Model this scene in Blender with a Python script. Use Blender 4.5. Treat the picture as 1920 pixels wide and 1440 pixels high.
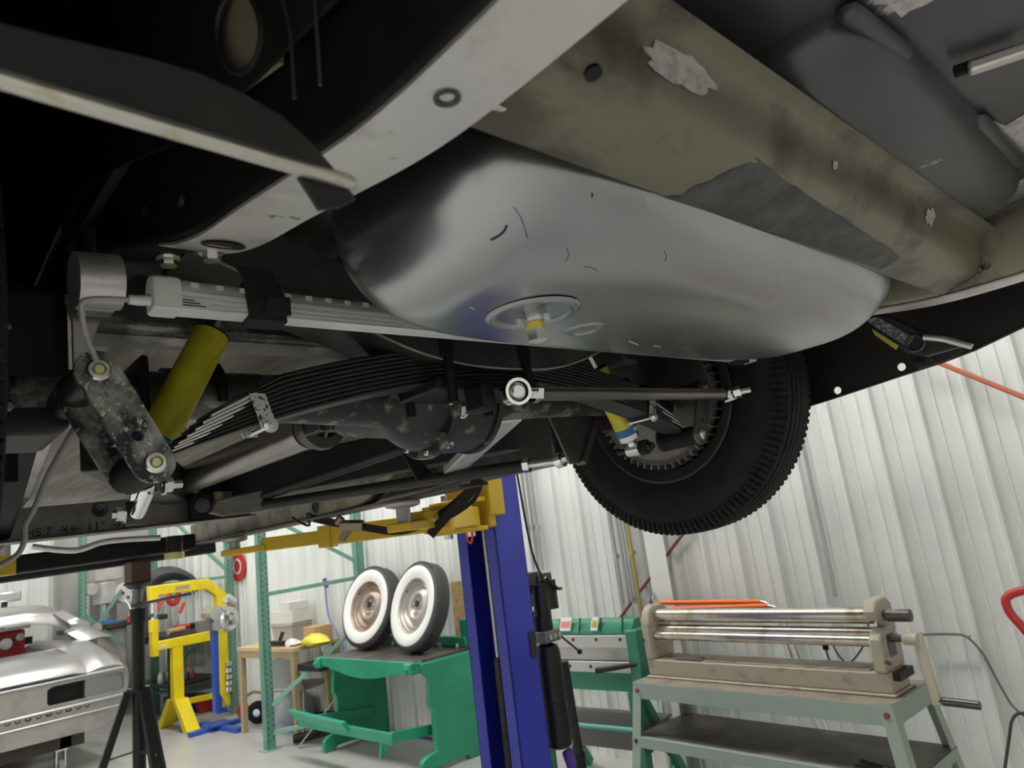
import bpy, math, random
from mathutils import Vector, Matrix
from mathutils.geometry import tessellate_polygon
for o in list(bpy.data.objects): bpy.data.objects.remove(o)
scene = bpy.context.scene
COL = scene.collection
V = Vector
random.seed(7)
# ------------------------------------------------------------------ camera
FPX, CH = 1300.0, 1.55
ROLL, PITCH, HEAD = math.radians(-7.3), math.radians(12.25), math.radians(40.0)
_fh = V((math.cos(HEAD), math.sin(HEAD), 0)); _rt = V((math.sin(HEAD), -math.cos(HEAD), 0)); _z = V((0, 0, 1))
FW = math.cos(PITCH)*_fh + math.sin(PITCH)*_z
_u = -math.sin(PITCH)*_fh + math.cos(PITCH)*_z
RT = math.cos(ROLL)*_rt + math.sin(ROLL)*_u
UP = -math.sin(ROLL)*_rt + math.cos(ROLL)*_u
CAM = V((0, 0, CH))
cd = bpy.data.cameras.new('camera'); cam = bpy.data.objects.new('camera', cd); COL.objects.link(cam)
m = Matrix((RT, UP, -FW)).transposed().to_4x4(); m.translation = CAM; cam.matrix_world = m
cd.sensor_width = 36.0; cd.lens = 36.0*FPX/1920.0; cd.clip_start = 0.01
cd.dof.use_dof = True; cd.dof.focus_distance = 1.15; cd.dof.aperture_fstop = 9.0
scene.camera = cam
# ------------------------------------------------------------------ world, exposure
w = bpy.data.worlds.new('world'); scene.world = w; w.use_nodes = True
w.node_tree.nodes['Background'].inputs[0].default_value = (.75, .8, .9, 1)
w.node_tree.nodes['Background'].inputs[1].default_value = 0.3
vs = scene.view_settings
vs.view_transform = 'Standard'; vs.look = 'None'; vs.gamma = 1; vs.use_curve_mapping = False
vs.exposure = 0.0
LAMP = 40.0          # emission of the ceiling tubes
# pixel (1920x1440) -> direction; a thing's distance comes from the plane it touches
def ray(x, y): return FW + RT*((x-960)/FPX) - UP*((y-720)/FPX)
def rz(x, y, z=0.0): d = ray(x, y); return CAM + d*((z-CH)/d.z)
def rx(x, y, X): d = ray(x, y); return CAM + d*(X/d.x)
def ry(x, y, Y): d = ray(x, y); return CAM + d*(Y/d.y)
# the car's own frame: u to its right, v forward, w up, origin between the rear wheels
_a, _t = math.radians(-6), math.radians(2.0)
CO = V((.914, .954, 1.80)); VV = V((-math.sin(_a), math.cos(_a), 0)); _uh = V((math.cos(_a), math.sin(_a), 0))
UU = math.cos(_t)*_uh + math.sin(_t)*_z; WW = -math.sin(_t)*_uh + math.cos(_t)*_z
CM = Matrix((UU, VV, WW))
CCAM = CM @ (CAM - CO)
def rc(x, y): return CM @ ray(x, y)
def pu(x, y, u): r = rc(x, y); return CCAM + r*((u-CCAM.x)/r.x)
def pv(x, y, v): r = rc(x, y); return CCAM + r*((v-CCAM.y)/r.y)
def pw(x, y, w): r = rc(x, y); return CCAM + r*((w-CCAM.z)/r.z)
# ------------------------------------------------------------------ materials
MATS = {}
def mat(name, c, r=.5, m=0.0, c2=None, s=12, lo=.45, hi=.6, bump=0, bs=60, c3=None, s3=5, lo3=.55, hi3=.7, st=(1, 1, 1), emit=0, r2=None, det=6, coat=0, spec=None):
    if name in MATS: return MATS[name]
    M = bpy.data.materials.new(name); M.use_nodes = True; MATS[name] = M
    nt = M.node_tree; N = nt.nodes; L = nt.links; b = N['Principled BSDF']
    c = tuple(c)+(1,)
    b.inputs['Base Color'].default_value = c; b.inputs['Roughness'].default_value = r; b.inputs['Metallic'].default_value = m
    if spec is not None: b.inputs['Specular IOR Level'].default_value = spec
    if coat: b.inputs['Coat Weight'].default_value = coat; b.inputs['Coat Roughness'].default_value = .15
    if emit:
        b.inputs['Emission Color'].default_value = c; b.inputs['Emission Strength'].default_value = emit
    tc = mp = None
    def coords():
        nonlocal tc, mp
        if mp is None:
            tc = N.new('ShaderNodeTexCoord'); mp = N.new('ShaderNodeMapping'); mp.inputs['Scale'].default_value = st
            L.new(tc.outputs['Object'], mp.inputs['Vector'])
        return mp.outputs[0]
    def noise(sc, lo_, hi_, d=6):
        n = N.new('ShaderNodeTexNoise'); n.inputs['Scale'].default_value = sc; n.inputs['Detail'].default_value = d; n.inputs['Roughness'].default_value = .62
        L.new(coords(), n.inputs['Vector'])
        q = N.new('ShaderNodeMapRange'); q.inputs[1].default_value = lo_; q.inputs[2].default_value = hi_; L.new(n.outputs[0], q.inputs[0]); return q.outputs[0]
    prev = None
    for (cc, sc, l, h, d) in ((c2, s, lo, hi, det), (c3, s3, lo3, hi3, 8)):
        if cc is None: continue
        mx = N.new('ShaderNodeMix'); mx.data_type = 'RGBA'; fac = noise(sc, l, h, d); L.new(fac, mx.inputs[0])
        if prev is None: mx.inputs[6].default_value = c
        else: L.new(prev, mx.inputs[6])
        mx.inputs[7].default_value = tuple(cc)+(1,); prev = mx.outputs[2]
        if cc is c2 and r2 is not None:
            q = N.new('ShaderNodeMapRange'); q.inputs[3].default_value = r; q.inputs[4].default_value = r2; L.new(fac, q.inputs[0]); L.new(q.outputs[0], b.inputs['Roughness'])
    if prev is not None: L.new(prev, b.inputs['Base Color'])
    if bump:
        n = N.new('ShaderNodeTexNoise'); n.inputs['Scale'].default_value = bs; n.inputs['Detail'].default_value = 4; L.new(coords(), n.inputs['Vector'])
        k = N.new('ShaderNodeBump'); k.inputs['Strength'].default_value = bump; k.inputs['Distance'].default_value = .004; L.new(n.outputs[0], k.inputs['Height']); L.new(k.outputs[0], b.inputs['Normal'])
    return M
# ------------------------------------------------------------------ mesh helpers
class MB:
    def __init__(s): s.v = []; s.f = []
    def add(s, vs, fs):
        o = len(s.v); s.v += [tuple(p) for p in vs]; s.f += [tuple(i+o for i in f) for f in fs]; return s
    def box(s, c, d, R=None):
        c = V(c); P = []
        for k in range(8):
            q = V(((k & 1)-.5, ((k >> 1) & 1)-.5, (k >> 2)-.5)); q = V((q.x*d[0], q.y*d[1], q.z*d[2]))
            P.append(c + (R @ q if R else q))
        return s.add(P, [(0, 2, 3, 1), (4, 5, 7, 6), (0, 1, 5, 4), (2, 6, 7, 3), (0, 4, 6, 2), (1, 3, 7, 5)])
    def bb(s, a, b): a = V(a); b = V(b); return s.box((a+b)/2, [abs(x) for x in (b-a)])
    def bar(s, p0, p1, w, h, up=(0, 0, 1)):
        p0 = V(p0); p1 = V(p1); d = (p1-p0); y = d.normalized(); x = y.cross(V(up)).normalized(); z = x.cross(y)
        return s.box((p0+p1)/2, (w, d.length, h), Matrix((x, y, z)).transposed())
    def cyl(s, p0, p1, r0, r1=None, n=16, caps=True):
        p0 = V(p0); p1 = V(p1); r1 = r0 if r1 is None else r1
        d = (p1-p0).normalized(); a = d.orthogonal().normalized(); b = d.cross(a); vs = []
        for p, r in ((p0, r0), (p1, r1)):
            for i in range(n):
                t = 2*math.pi*i/n; vs.append(p+a*(r*math.cos(t))+b*(r*math.sin(t)))
        fs = [(i, (i+1) % n, n+(i+1) % n, n+i) for i in range(n)]
        if caps: fs += [tuple(range(n-1, -1, -1)), tuple(range(n, 2*n))]
        return s.add(vs, fs)
    def loft(s, rings, closed=True, caps=True, loop=False):
        n = len(rings[0]); vs = [p for r in rings for p in r]; fs = []
        K = len(rings)
        for k in range(K if loop else K-1):
            k2 = (k+1) % K
            for i in range(n if closed else n-1):
                j = (i+1) % n; fs.append((k*n+i, k*n+j, k2*n+j, k2*n+i))
        if caps and closed and not loop: fs += [tuple(range(n-1, -1, -1)), tuple(range((K-1)*n, K*n))]
        return s.add(vs, fs)
    def tube(s, pts, r, n=8, loop=False):
        pts = [V(p) for p in pts]; K = len(pts); rings = []; a = None
        for i, p in enumerate(pts):
            if loop: d = (pts[(i+1) % K]-pts[i-1]).normalized()
            else: d = (pts[min(i+1, K-1)]-pts[max(i-1, 0)]).normalized()
            a = d.orthogonal().normalized() if a is None else (a-d*a.dot(d)).normalized()
            b = d.cross(a); rr = r[i] if isinstance(r, (list, tuple)) else r
            rings.append([p+a*(rr*math.cos(2*math.pi*k/n))+b*(rr*math.sin(2*math.pi*k/n)) for k in range(n)])
        return s.loft(rings, loop=loop)
    def lathe(s, prof, o=(0, 0, 0), ax=(0, 0, 1), n=48, a0=0, a1=None, zig=None, caps=False):
        o = V(o); d = V(ax).normalized(); a = d.orthogonal().normalized(); b = d.cross(a); rings = []
        full = a1 is None; A1 = a0+2*math.pi if full else a1
        K = n if full else n+1
        for i in range(K):
            t = a0+(A1-a0)*i/n; e = a*math.cos(t)+b*math.sin(t)
            rings.append([o+e*q[0]+d*(q[1]+((zig if i % 2 else -zig) if (zig and len(q) > 2) else 0)) for q in prof])
        return s.loft(rings, closed=False, loop=full)
    def prism(s, pts, d):
        pts = [V(p) for p in pts]; d = V(d); n = len(pts)
        return s.add(pts+[p+d for p in pts], [tuple(range(n-1, -1, -1)), tuple(range(n, 2*n))]+[(i, (i+1) % n, n+(i+1) % n, n+i) for i in range(n)])
    def plate(s, loops, d):
        d = V(d); L3 = [[V(p) for p in l] for l in loops]; P = [p for l in L3 for p in l]; n = len(P)
        tris = tessellate_polygon(L3); fs = [tuple(t) for t in tris]+[tuple(i+n for i in reversed(t)) for t in tris]; o = 0
        for l in L3:
            k = len(l); fs += [(o+i, o+(i+1) % k, n+o+(i+1) % k, n+o+i) for i in range(k)]; o += k
        return s.add(P+[p+d for p in P], fs)
    def build(s, name, M, parent=None, sm=40, bev=0, seg=2):
        me = bpy.data.meshes.new(name); me.from_pydata(s.v, [], s.f)
        import bmesh
        bm = bmesh.new(); bm.from_mesh(me); bmesh.ops.recalc_face_normals(bm, faces=bm.faces[:]); bm.to_mesh(me); bm.free()
        if sm:
            me.shade_smooth(); me.set_sharp_from_angle(angle=math.radians(sm))
        me.materials.append(M if not isinstance(M, str) else MATS[M])
        o = bpy.data.objects.new(name, me); COL.objects.link(o); o.parent = parent
        if bev:
            q = o.modifiers.new('bevel', 'BEVEL'); q.width = bev; q.segments = seg; q.limit_method = 'ANGLE'; q.angle_limit = math.radians(50)
        return o
def circ(c, r, ax, n=20, r2=None, a=None):
    c = V(c); d = V(ax).normalized(); a = V(a) if a else d.orthogonal().normalized(); b = d.cross(a); r2 = r2 or r
    return [c+a*(r*math.cos(2*math.pi*i/n))+b*(r2*math.sin(2*math.pi*i/n)) for i in range(n)]
def tag(o, label, cat, group=None):
    o['label'] = label; o['category'] = cat
    if group: o['group'] = group
    return o
def thing(name, label, cat, loc=(0, 0, 0), rz_=0, group=None):
    e = bpy.data.objects.new(name, None); COL.objects.link(e); e.location = loc; e.rotation_euler = (0, 0, rz_); e.empty_display_size = .1
    return tag(e, label, cat, group)
def struct(o): o['kind'] = 'structure'; return o
def copy_tree(o, parent=None):
    c = o.copy(); COL.objects.link(c); c.parent = parent
    for ch in list(o.children): copy_tree(ch, c)
    return c
def smooth_path(pts, k=6):
    pts = [V(p) for p in pts]; out = []
    for i in range(len(pts)-1):
        p0 = pts[max(i-1, 0)]; p1 = pts[i]; p2 = pts[i+1]; p3 = pts[min(i+2, len(pts)-1)]
        for j in range(k):
            t = j/k; out.append(.5*((2*p1)+(p2-p0)*t+(2*p0-5*p1+4*p2-p3)*t*t+(3*p1-p0-3*p2+p3)*t**3))
    out.append(pts[-1]); return out
def bolt(name, p, ax, r, h, M, parent, stud=.5):
    p = V(p); ax = V(ax).normalized(); b = MB().cyl(p, p+ax*h*.25, r*1.35, n=18).cyl(p+ax*h*.25, p+ax*h, r, n=6)
    if stud: b.cyl(p+ax*h, p+ax*h*(1+stud), r*.55, n=12)
    return b.build(name, M, parent, sm=30)
# ------------------------------------------------------------------ palette
mat('wall_white', (.74, .76, .73), .42, 0, (.70, .72, .70), 1.5)
mat('wall_grey', (.42, .43, .41), .6)
mat('floor_epoxy', (.46, .46, .44), .28, 0, (.40, .40, .39), 1.2, .4, .65, bump=.02, bs=30, r2=.4)
mat('ceiling_white', (.7, .7, .7), .7)
mat('lamp', (1, .98, .94), .5, emit=LAMP)
mat('rubber', (.010, .010, .011), .7, 0, (.015, .015, .016), 20, spec=.22)
mat('black_paint', (.008, .008, .009), .45, 0, (.013, .012, .012), 8, spec=.22)
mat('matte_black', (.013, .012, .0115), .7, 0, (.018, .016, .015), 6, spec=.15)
mat('black_satin', (.012, .012, .0125), .5, spec=.3)
mat('satin_dark', (.026, .026, .028), .42, .3, (.042, .041, .041), 6, .4, .7, spec=.3)
mat('pan_grey', (.080, .082, .088), .33, .4, (.105, .104, .108), 5, .4, .7, c3=(.5, .49, .47), s3=4.5, lo3=.665, hi3=.685)
mat('raw_steel', (.52, .50, .48), .33, .9, (.36, .34, .32), 9, .4, .65, bump=.08, bs=40, r2=.5)
mat('rail_steel', (.74, .72, .70), .38, .7, (.56, .53, .50), 14, .5, .68, c3=(.16, .13, .11), s3=42, lo3=.64, hi3=.70)
mat('dark_steel', (.085, .082, .078), .40, .7, (.16, .15, .135), 7, .45, .68, bump=.06, bs=30)
mat('mottled_steel', (.11, .105, .10), .42, .75, (.46, .44, .41), 8, .54, .66, st=(1, 1, 2.5), bump=.08, bs=25)
mat('olive_steel', (.225, .208, .155), .42, .5, (.115, .10, .078), 7, .47, .60, bump=.12, bs=50, c3=(.60, .58, .54), s3=26, lo3=.68, hi3=.74, det=9, st=(1, 1.6, 1))
mat('galv', (.42, .43, .44), .25, .97, (.38, .39, .40), 3, .3, .7, r2=.31, det=1)
mat('scuffed_black', (.022, .022, .023), .4, .3, (.62, .60, .54), 24, .47, .80, bump=.05, bs=90, det=15, st=(1, 1, .8), c3=(.6, .58, .53), s3=170, lo3=.56, hi3=.66)
mat('cast_dark', (.022, .022, .023), .42, .3, (.22, .20, .17), 16, .53, .62, bump=.1, bs=60, det=10)
mat('spring_black', (.018, .018, .019), .36, .3, spec=.5)
mat('leaf_bright', (.68, .66, .62), .35, .7)
mat('zinc', (.74, .75, .74), .22, .95)
mat('chrome', (.85, .85, .84), .08, 1.0)
mat('brass_zinc', (.72, .66, .30), .35, .7)
mat('alu', (.86, .87, .87), .35, .35, (.76, .76, .76), 30, .4, .6, st=(.1, 6, 6))
mat('plastic_white', (.70, .70, .68), .4)
mat('plastic_clear', (.42, .43, .42), .25, .2)
mat('velcro', (.012, .012, .013), .9, bump=.3, bs=500)
mat('shock_yellow', (.60, .55, .03), .45, 0, (.50, .45, .02), 18, .45, .6, bump=.1, bs=40)
mat('shock_blue', (.02, .13, .30), .35)
mat('silver', (.62, .63, .64), .25, .8)
mat('lift_blue', (.026, .036, .42), .32, .05, (.034, .046, .48), 3, coat=.2)
mat('lift_yellow', (.72, .46, .02), .36, 0, (.62, .40, .02), 4)
mat('pad_steel', (.42, .41, .38), .45, .6)
mat('red_plastic', (.72, .05, .05), .4)
mat('hydro_black', (.010, .010, .011), .36, spec=.4)
mat('webbing', (.008, .008, .009), .8, bump=.2, bs=300)
mat('ratchet', (.25, .22, .16), .38, .8)
# ================================================================== the room
WX, BY, LX, FY, CZ = 4.2, 10.6, -6.0, -5.0, 4.8
def ribbed(name, along0, along1, fn, z0, z1):
    pitch = .2286; prof = []; k = 0; a = along0
    while a < along1:
        for (d, h) in ((0, 0), (.014, .030), (.030, .030), (.044, 0), (.085, 0), (.091, .007), (.099, .007), (.105, 0), (.166, 0), (.172, .007), (.180, .007), (.186, 0)):
            if a+d <= along1: prof.append((a+d, h))
        a += pitch
    prof.append((along1, 0))
    r0 = [fn(p, h, z0) for p, h in prof]; r1 = [fn(p, h, z1) for p, h in prof]
    return struct(MB().loft([r0, r1], closed=False).build(name, 'wall_white', sm=0))
ribbed('wall_right', FY, BY, lambda p, h, z: V((WX-h, p, z)), 0, CZ)
ribbed('wall_back', LX, WX, lambda p, h, z: V((p, BY-h, z)), 0, CZ)
struct(MB().bb((LX-.1, FY, 0), (LX, BY, CZ)).build('wall_left', 'wall_white', sm=0))
struct(MB().bb((LX, FY-.1, 0), (WX, FY, CZ)).build('wall_front', 'wall_white', sm=0))
struct(MB().bb((LX-.1, FY-.1, -.1), (WX+.1, BY+.1, 0)).build('floor', 'floor_epoxy', sm=0))
struct(MB().bb((LX-.1, FY-.1, CZ), (WX+.1, BY+.1, CZ+.1)).build('ceiling', 'ceiling_white', sm=0))
lamp = None
for i, x in enumerate((-4.2, -1.6, 2.9)):
    for j, y in enumerate((-3.2, -.4, 2.4, 5.2, 8.2)):
        if x > 2 and j < 1: continue
        if x > 2: y = (1.5, 3.6, 5.8, 8.2)[j-1]
        if lamp is None:
            lamp = thing('ceiling_light', 'long white tube light hung from the ceiling', 'light', group='shop ceiling lights')
            MB().bb((-.16, -.65, .05), (.16, .65, .12)).build('housing', 'ceiling_white', lamp, sm=0)
            MB().bb((-.15, -.62, .0), (.15, .62, .05)).build('diffuser', 'lamp', lamp, sm=0)
            for q in (-.45, .45): MB().cyl((0, q, .12), (0, q, .42), .006, n=6).build('hanger', 'zinc', lamp)
            L = lamp
        else: L = copy_tree(lamp)
        L.location = (x, y, CZ-.42)
# building steel on the right wall
def ontop(o, label, cat, group=None): return tag(o, label, cat, group)
a0 = rx(1148, 1178, WX-.043); a1 = rx(1300, 975, WX-.043); dd = (a1-a0).normalized()
ontop(MB().cyl(a0-dd*.8, a0+dd*3.2, .010, n=10).build('brace_rod', mat('rust_red', (.26, .07, .05), .5), sm=40), 'thin rust red brace rod rising to the right behind the hanging tire', 'brace rod')
a0 = rx(1760, 680, WX-.10); a1 = rx(1920, 745, WX-.10); dd = (a1-a0).normalized()
ontop(MB().cyl(a0-dd*1.6, a0+dd*2.4, .013, n=10).build('brace_rod', mat('rust_orange', (.55, .17, .09), .5), sm=40), 'orange red brace rod sloping down to the right high on the white wall', 'brace rod')
cp = rx(1215, 1000, WX-.04)
struct(MB().bb((WX-.13, cp.y-.09, 0), (WX, cp.y-.085, CZ)).bb((WX-.135, cp.y-.16, 0), (WX-.13, cp.y-.02, CZ)).build('trim_column', 'wall_white', sm=0))
# conduits beside the column and behind the lift post
def conduit(px0, px1, X, r, M, label, drop=0):
    p0 = rx(*px0, X); p1 = rx(*px1, X); y = (p0.y+p1.y)/2
    o = MB().cyl((X, y, min(p1.z, p0.z)-drop), (X, y, max(p0.z, p1.z)+2.2), r, n=10)
    for k in range(4): o.bb((X-r-.002, y-r-.001, p1.z+.3+k*.7), (X+.03, y+r+.001, p1.z+.33+k*.7))
    tag(o.build('conduit', M), label, 'conduit', 'wall conduits')
conduit((1155, 980), (1158, 1133), 4.12, .010, mat('galv_pipe', (.48, .49, .49), .35, .7), 'leftmost thin grey conduit below the hanging tire')
for k, dx in enumerate((0, 8, 15)):
    conduit((1164+dx, 980), (1172+dx*.8, 1132), 4.13, .009, 'galv_pipe', ('grey conduit second from the left below the hanging tire', 'grey conduit between two others below the hanging tire', 'grey conduit next to the yellow stained pipe')[k])
conduit((1184, 980), (1190, 1128), 4.11, .013, mat('pipe_yellow', (.45, .36, .12), .5, .3), 'yellow stained pipe rightmost of the pipes below the tire', .1)
for k, (a, b) in enumerate((((982, 905), (998, 1070)), ((992, 905), (1004, 1070)), ((1003, 905), (1012, 1070)))):
    conduit(a, b, 4.10+.012*k, .014-.002*k, 'galv_pipe', ('grey conduit closest to the blue lift post', 'grey conduit in the middle of three behind the lift pump', 'grey conduit rightmost of three behind the lift pump')[k])
# grey sheet panel on the far wall
tag(MB().bb((3.0, BY-.06, .0), (WX-.05, BY-.03, 2.6)).build('partition_panel', 'wall_grey', sm=0), 'flat grey partition panel in the far corner behind the yellow press', 'panel')
# ================================================================== the car on the lift (built in its own frame)
car = bpy.data.objects.new('car', None); COL.objects.link(car)
cmx = CM.transposed().to_4x4(); cmx.translation = CO; car.matrix_world = cmx
tag(car, 'bare metal classic car raised on the lift, seen from below its rear axle', 'car')
# --- frame rails with rear kick-up; (v, bottom w)
RAIL = [(-1.35, .10), (-1.10, .055), (-.95, .040), (-.85, .036), (-.75, .036), (-.68, .042), (-.60, .055), (-.51, .070), (-.43, .082), (-.36, .100), (-.28, .130), (-.18, .165), (-.05, .205), (.10, .22), (.30, .215), (.50, .18), (.70, .11), (.9, .02), (1.1, -.06), (1.3, -.10), (2.0, -.10), (3.0, -.10)]
def rail(sgn, M, name):
    rings = []
    for (v, wb) in smooth_path([(a, b, 0) for a, b in RAIL], 4) and [(p.x, p.y) for p in smooth_path([(a, b, 0) for a, b in RAIL], 4)]:
        i, o = (.525, .588); h = .105
        e = .010
        rings.append([V((sgn*a, v, wb+b)) for a, b in ((i+e, 0), (o-e, 0), (o-.003, .003), (o, e), (o, h), (i, h), (i, e), (i+.003, .003))])
    return MB().loft(rings).build(name, M, car, sm=50)
rl = rail(-1, 'black_paint', 'frame_rail'); rr = rail(1, 'olive_steel', 'frame_rail')
def rail_face(sgn, M, par, v0, v1):
    rings = []
    for p in smooth_path([(a, b, 0) for a, b in RAIL], 4):
        if v0 <= p.x <= v1: rings.append([V((sgn*.527, p.x, p.y-.0022)), V((sgn*.586, p.x, p.y-.0022)), V((sgn*.586, p.x, p.y+.001)), V((sgn*.527, p.x, p.y+.001))])
    o = MB().loft(rings).build('bottom_plate', M, par, sm=50); o['label'] = 'ground bright steel bottom face'; return o
rail_face(-1, 'rail_steel', rl, -1.2, -.30)
rail_face(1, 'rail_steel', rr, -1.2, -.30)
# plug weld dimple and holes on the left rail
c = pw(838, 182, .0335); MB().lathe([(.0085, -.0005), (.0085, -.0018), (.006, -.0018), (.004, .001), (.0001, .002)], c, (0, 0, 1), 20).build('plug_weld', 'dark_steel', rl)
c = pu(437, 459, -.555); c = V((-.556, -.40, .086)); MB().lathe([(.0001, 0), (.018, 0), (.019, -.002), (.021, -.001)], c, (.0, -.3, 1), 24).build('access_hole', 'black_satin', rl)
for px in ((315, 480), (396, 470)):
    p = pw(px[0], px[1], .12 if px[0] < 350 else .105); bolt('frame_bolt', p, (0, 0, -1), .0095, .012, 'zinc', rl, .0)
for px in ((278, 400), (348, 383), (147, 448)):
    p = pu(px[0], px[1], -.589); MB().lathe([(.0001, .0), (.006, 0), (.008, .003), (.010, .004)], p, (-1, 0, 0), 16).build('pressed_hole', 'satin_dark', rl)
# --- rear crossmember
prof = [(-.735, .10), (-.733, .055), (-.736, .041), (-.748, .040), (-.770, .046), (-.786, .050), (-.800, .058), (-.807, .070), (-.812, .090), (-.818, .112), (-.826, .118), (-.84, .118)]
cm = MB().loft([[V((u, a, b)) for a, b in prof]+[V((u, a+.004, b+.004)) for a, b in reversed(prof)] for u in (-.535, -.42, -.2, 0, .2, .42, .535)]).build('rear_crossmember', 'olive_steel', car, sm=60)
p = pw(1111, 138, .052); MB().cyl(p+V((0, 0, .002)), p+V((0, -.001, -.0012)), .0062, n=20).build('drain_hole', 'black_satin', cm)
for k in range(7):
    t = k/6; q = V((.524, -.742-.07*t, .044+.02*t)); MB().lathe([(.0001, -.006), (.004, -.005), (.007, 0)], q, (.5, 0, 1), 10).build('weld_bead', 'dark_steel', cm)
pl_ = [V((a, b, 0)) for a, b in prof[2:11]]
def onprof(s):
    L_ = [0]
    for a, b in zip(pl_, pl_[1:]): L_.append(L_[-1]+(b-a).length)
    s = min(max(s, 0), L_[-1]-1e-6)
    for n_ in range(len(pl_)-1):
        if s <= L_[n_+1]:
            q = pl_[n_].lerp(pl_[n_+1], (s-L_[n_])/(L_[n_+1]-L_[n_])); d = (pl_[n_+1]-pl_[n_]).normalized(); return q, V((d.y, -d.x, 0))
def cproj(c):
    v = CO+CM.transposed() @ V(c)-CAM; t_ = v.dot(FW); return (960+FPX*v.dot(RT)/t_, 720-FPX*v.dot(UP)/t_)
for k, (px, ru, rs_) in enumerate((((1272, 132), .046, .013), ((1742, 408), .020, .013), ((905, 190), .018, .006), ((1562, 312), .006, .005))):
    best = min(((u_/100, s_/400) for u_ in range(-53, 53) for s_ in range(0, 56)), key=lambda a: (lambda p: (p[0]-px[0])**2+(p[1]-px[1])**2)(cproj((a[0], onprof(a[1])[0].x, onprof(a[1])[0].y))))
    R = random.Random(k); ring = []; n_ = 26; grid = []
    for rr_ in (0, .35, .7, 1.0):
        row = []
        for i in range(n_):
            t_ = 2*math.pi*i/n_; w_ = 1+(.22*R.uniform(-1, 1) if rr_ == 1.0 else 0)
            u_ = best[0]+ru*rr_*w_*math.cos(t_)+.5*rs_*rr_*math.sin(t_); q, nn = onprof(best[1]+rs_*rr_*w_*math.sin(t_)); q = q+nn*(-.0012 if nn.y > 0 else .0012)
            row.append(V((u_, q.x, q.y)))
        grid.append(row)
    MB().loft(grid, caps=False).build('bare_patch', mat('bare_patch', (.62, .58, .57), .5, .3, (.42, .39, .38), 60), cm, sm=60)
# dark primed stretch on the crossmember's lower face
def us(px):
    return min(((u_/100, s_/400) for u_ in range(-53, 54) for s_ in range(0, 56)), key=lambda a: (lambda p: (p[0]-px[0])**2+(p[1]-px[1])**2)(cproj((a[0], onprof(a[1])[0].x, onprof(a[1])[0].y))))
qa, qb_, qc, qd = us((1240, 368)), us((1410, 292)), us((1690, 480)), us((1650, 505))
R = random.Random(11); rows = []
for j in range(9):
    row = []
    for i in range(25):
        a_, b_ = i/24, j/8; j1 = .006*R.uniform(-1, 1) if i in (0, 24) else 0
        u_ = (qa[0]*(1-b_)+qb_[0]*b_)*(1-a_)+(qd[0]*(1-b_)+qc[0]*b_)*a_+j1; s_ = (qa[1]*(1-b_)+qb_[1]*b_)*(1-a_)+(qd[1]*(1-b_)+qc[1]*b_)*a_+(.0015*R.uniform(-1, 1) if j == 8 else 0)
        q, nn = onprof(max(s_, .0005)); q = q+nn*(-.0008 if nn.y > 0 else .0008); row.append(V((u_, q.x, q.y)))
    rows.append(row)
MB().loft(rows, closed=False).build('primed_patch', mat('primer_patch', (.055, .055, .054), .5, .3, (.12, .12, .115), 22, .42, .66, bump=.15, bs=60, det=10), cm, sm=60)
# --- trunk floor with spare wheel well and ribs
tf = MB().bb((-.95, -1.75, .165), (.95, -.70, .172)).build('trunk_floor', 'pan_grey', car, sm=0)
def superring(cx, cy, a, b, z, n=48, e=3.2):
    out = []
    for i in range(n):
        t = 2*math.pi*i/n; ct, st_ = math.cos(t), math.sin(t)
        out.append(V((cx+a*math.copysign(abs(ct)**(2/e), ct), cy+b*math.copysign(abs(st_)**(2/e), st_), z)))
    return out
wl = []
for k in range(9):
    t = k/8*math.pi/2; wl.append(superring(.135, -.815, .350-.055*(1-math.cos(t)), .098-.05*(1-math.cos(t)), .166-.046*math.sin(t), e=4.5))
wl.append(superring(.135, -.815, .20, .022, .1185)); wl.append(superring(.135, -.815, .02, .004, .1182))
MB().loft(wl).build('spare_wheel_well', 'pan_grey', tf, sm=60)
def bead(p0, p1, r, d):
    p0 = V(p0); p1 = V(p1); ax = (p1-p0); L_ = ax.length; x = ax.normalized(); y = V((0, 0, 1)).cross(x); rings = []
    for k in range(7):
        t = k/6*math.pi/2; q = math.cos(t)
        ring = []
        for i in range(24):
            a = 2*math.pi*i/24; e = (L_/2 if math.cos(a) > 0 else -L_/2); ring.append((p0+p1)/2+x*(e+math.cos(a)*r*q)+y*(math.sin(a)*r*q)-V((0, 0, 1))*d*math.sin(t))
        rings.append(ring)
    return MB().loft(rings).build('pressed_rib', 'pan_grey', tf, sm=60)
a = pw(1590, 20, .16); b = pw(1690, 95, .16); bead(a, b, .010, .012)
a = pw(1830, 225, .16); b = pw(1905, 300, .16); bead(a, b, .012, .012)
for pp2 in (((1795, 402), (1850, 370), (1900, 345), (1935, 325), (1935, 362), (1880, 385), (1830, 405)), ((1862, 226), (1885, 235), (1935, 205), (1935, 285), (1905, 302), (1880, 268)), ((1655, -8), (1765, -8), (1735, 8), (1705, 20), (1690, 32), (1672, 14)), ((1750, 212), (1762, 216), (1756, 228), (1748, 222))):
    MB().prism([pw(x_, y_, .1645) for x_, y_ in pp2], (0, 0, -.0006)).build('bare_patch', 'bare_patch', tf, sm=0)
a = pw(1815, 130, .15); b = pw(1935, 90, .15)
MB().bar(a, b, .014, .012).build('seam_strip', 'leaf_bright', tf, bev=.003)
MB().bar(a+V((0, .012, .004)), b+V((0, .012, .004)), .008, .012).build('seam_strip', 'black_paint', tf, bev=.002)
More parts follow.
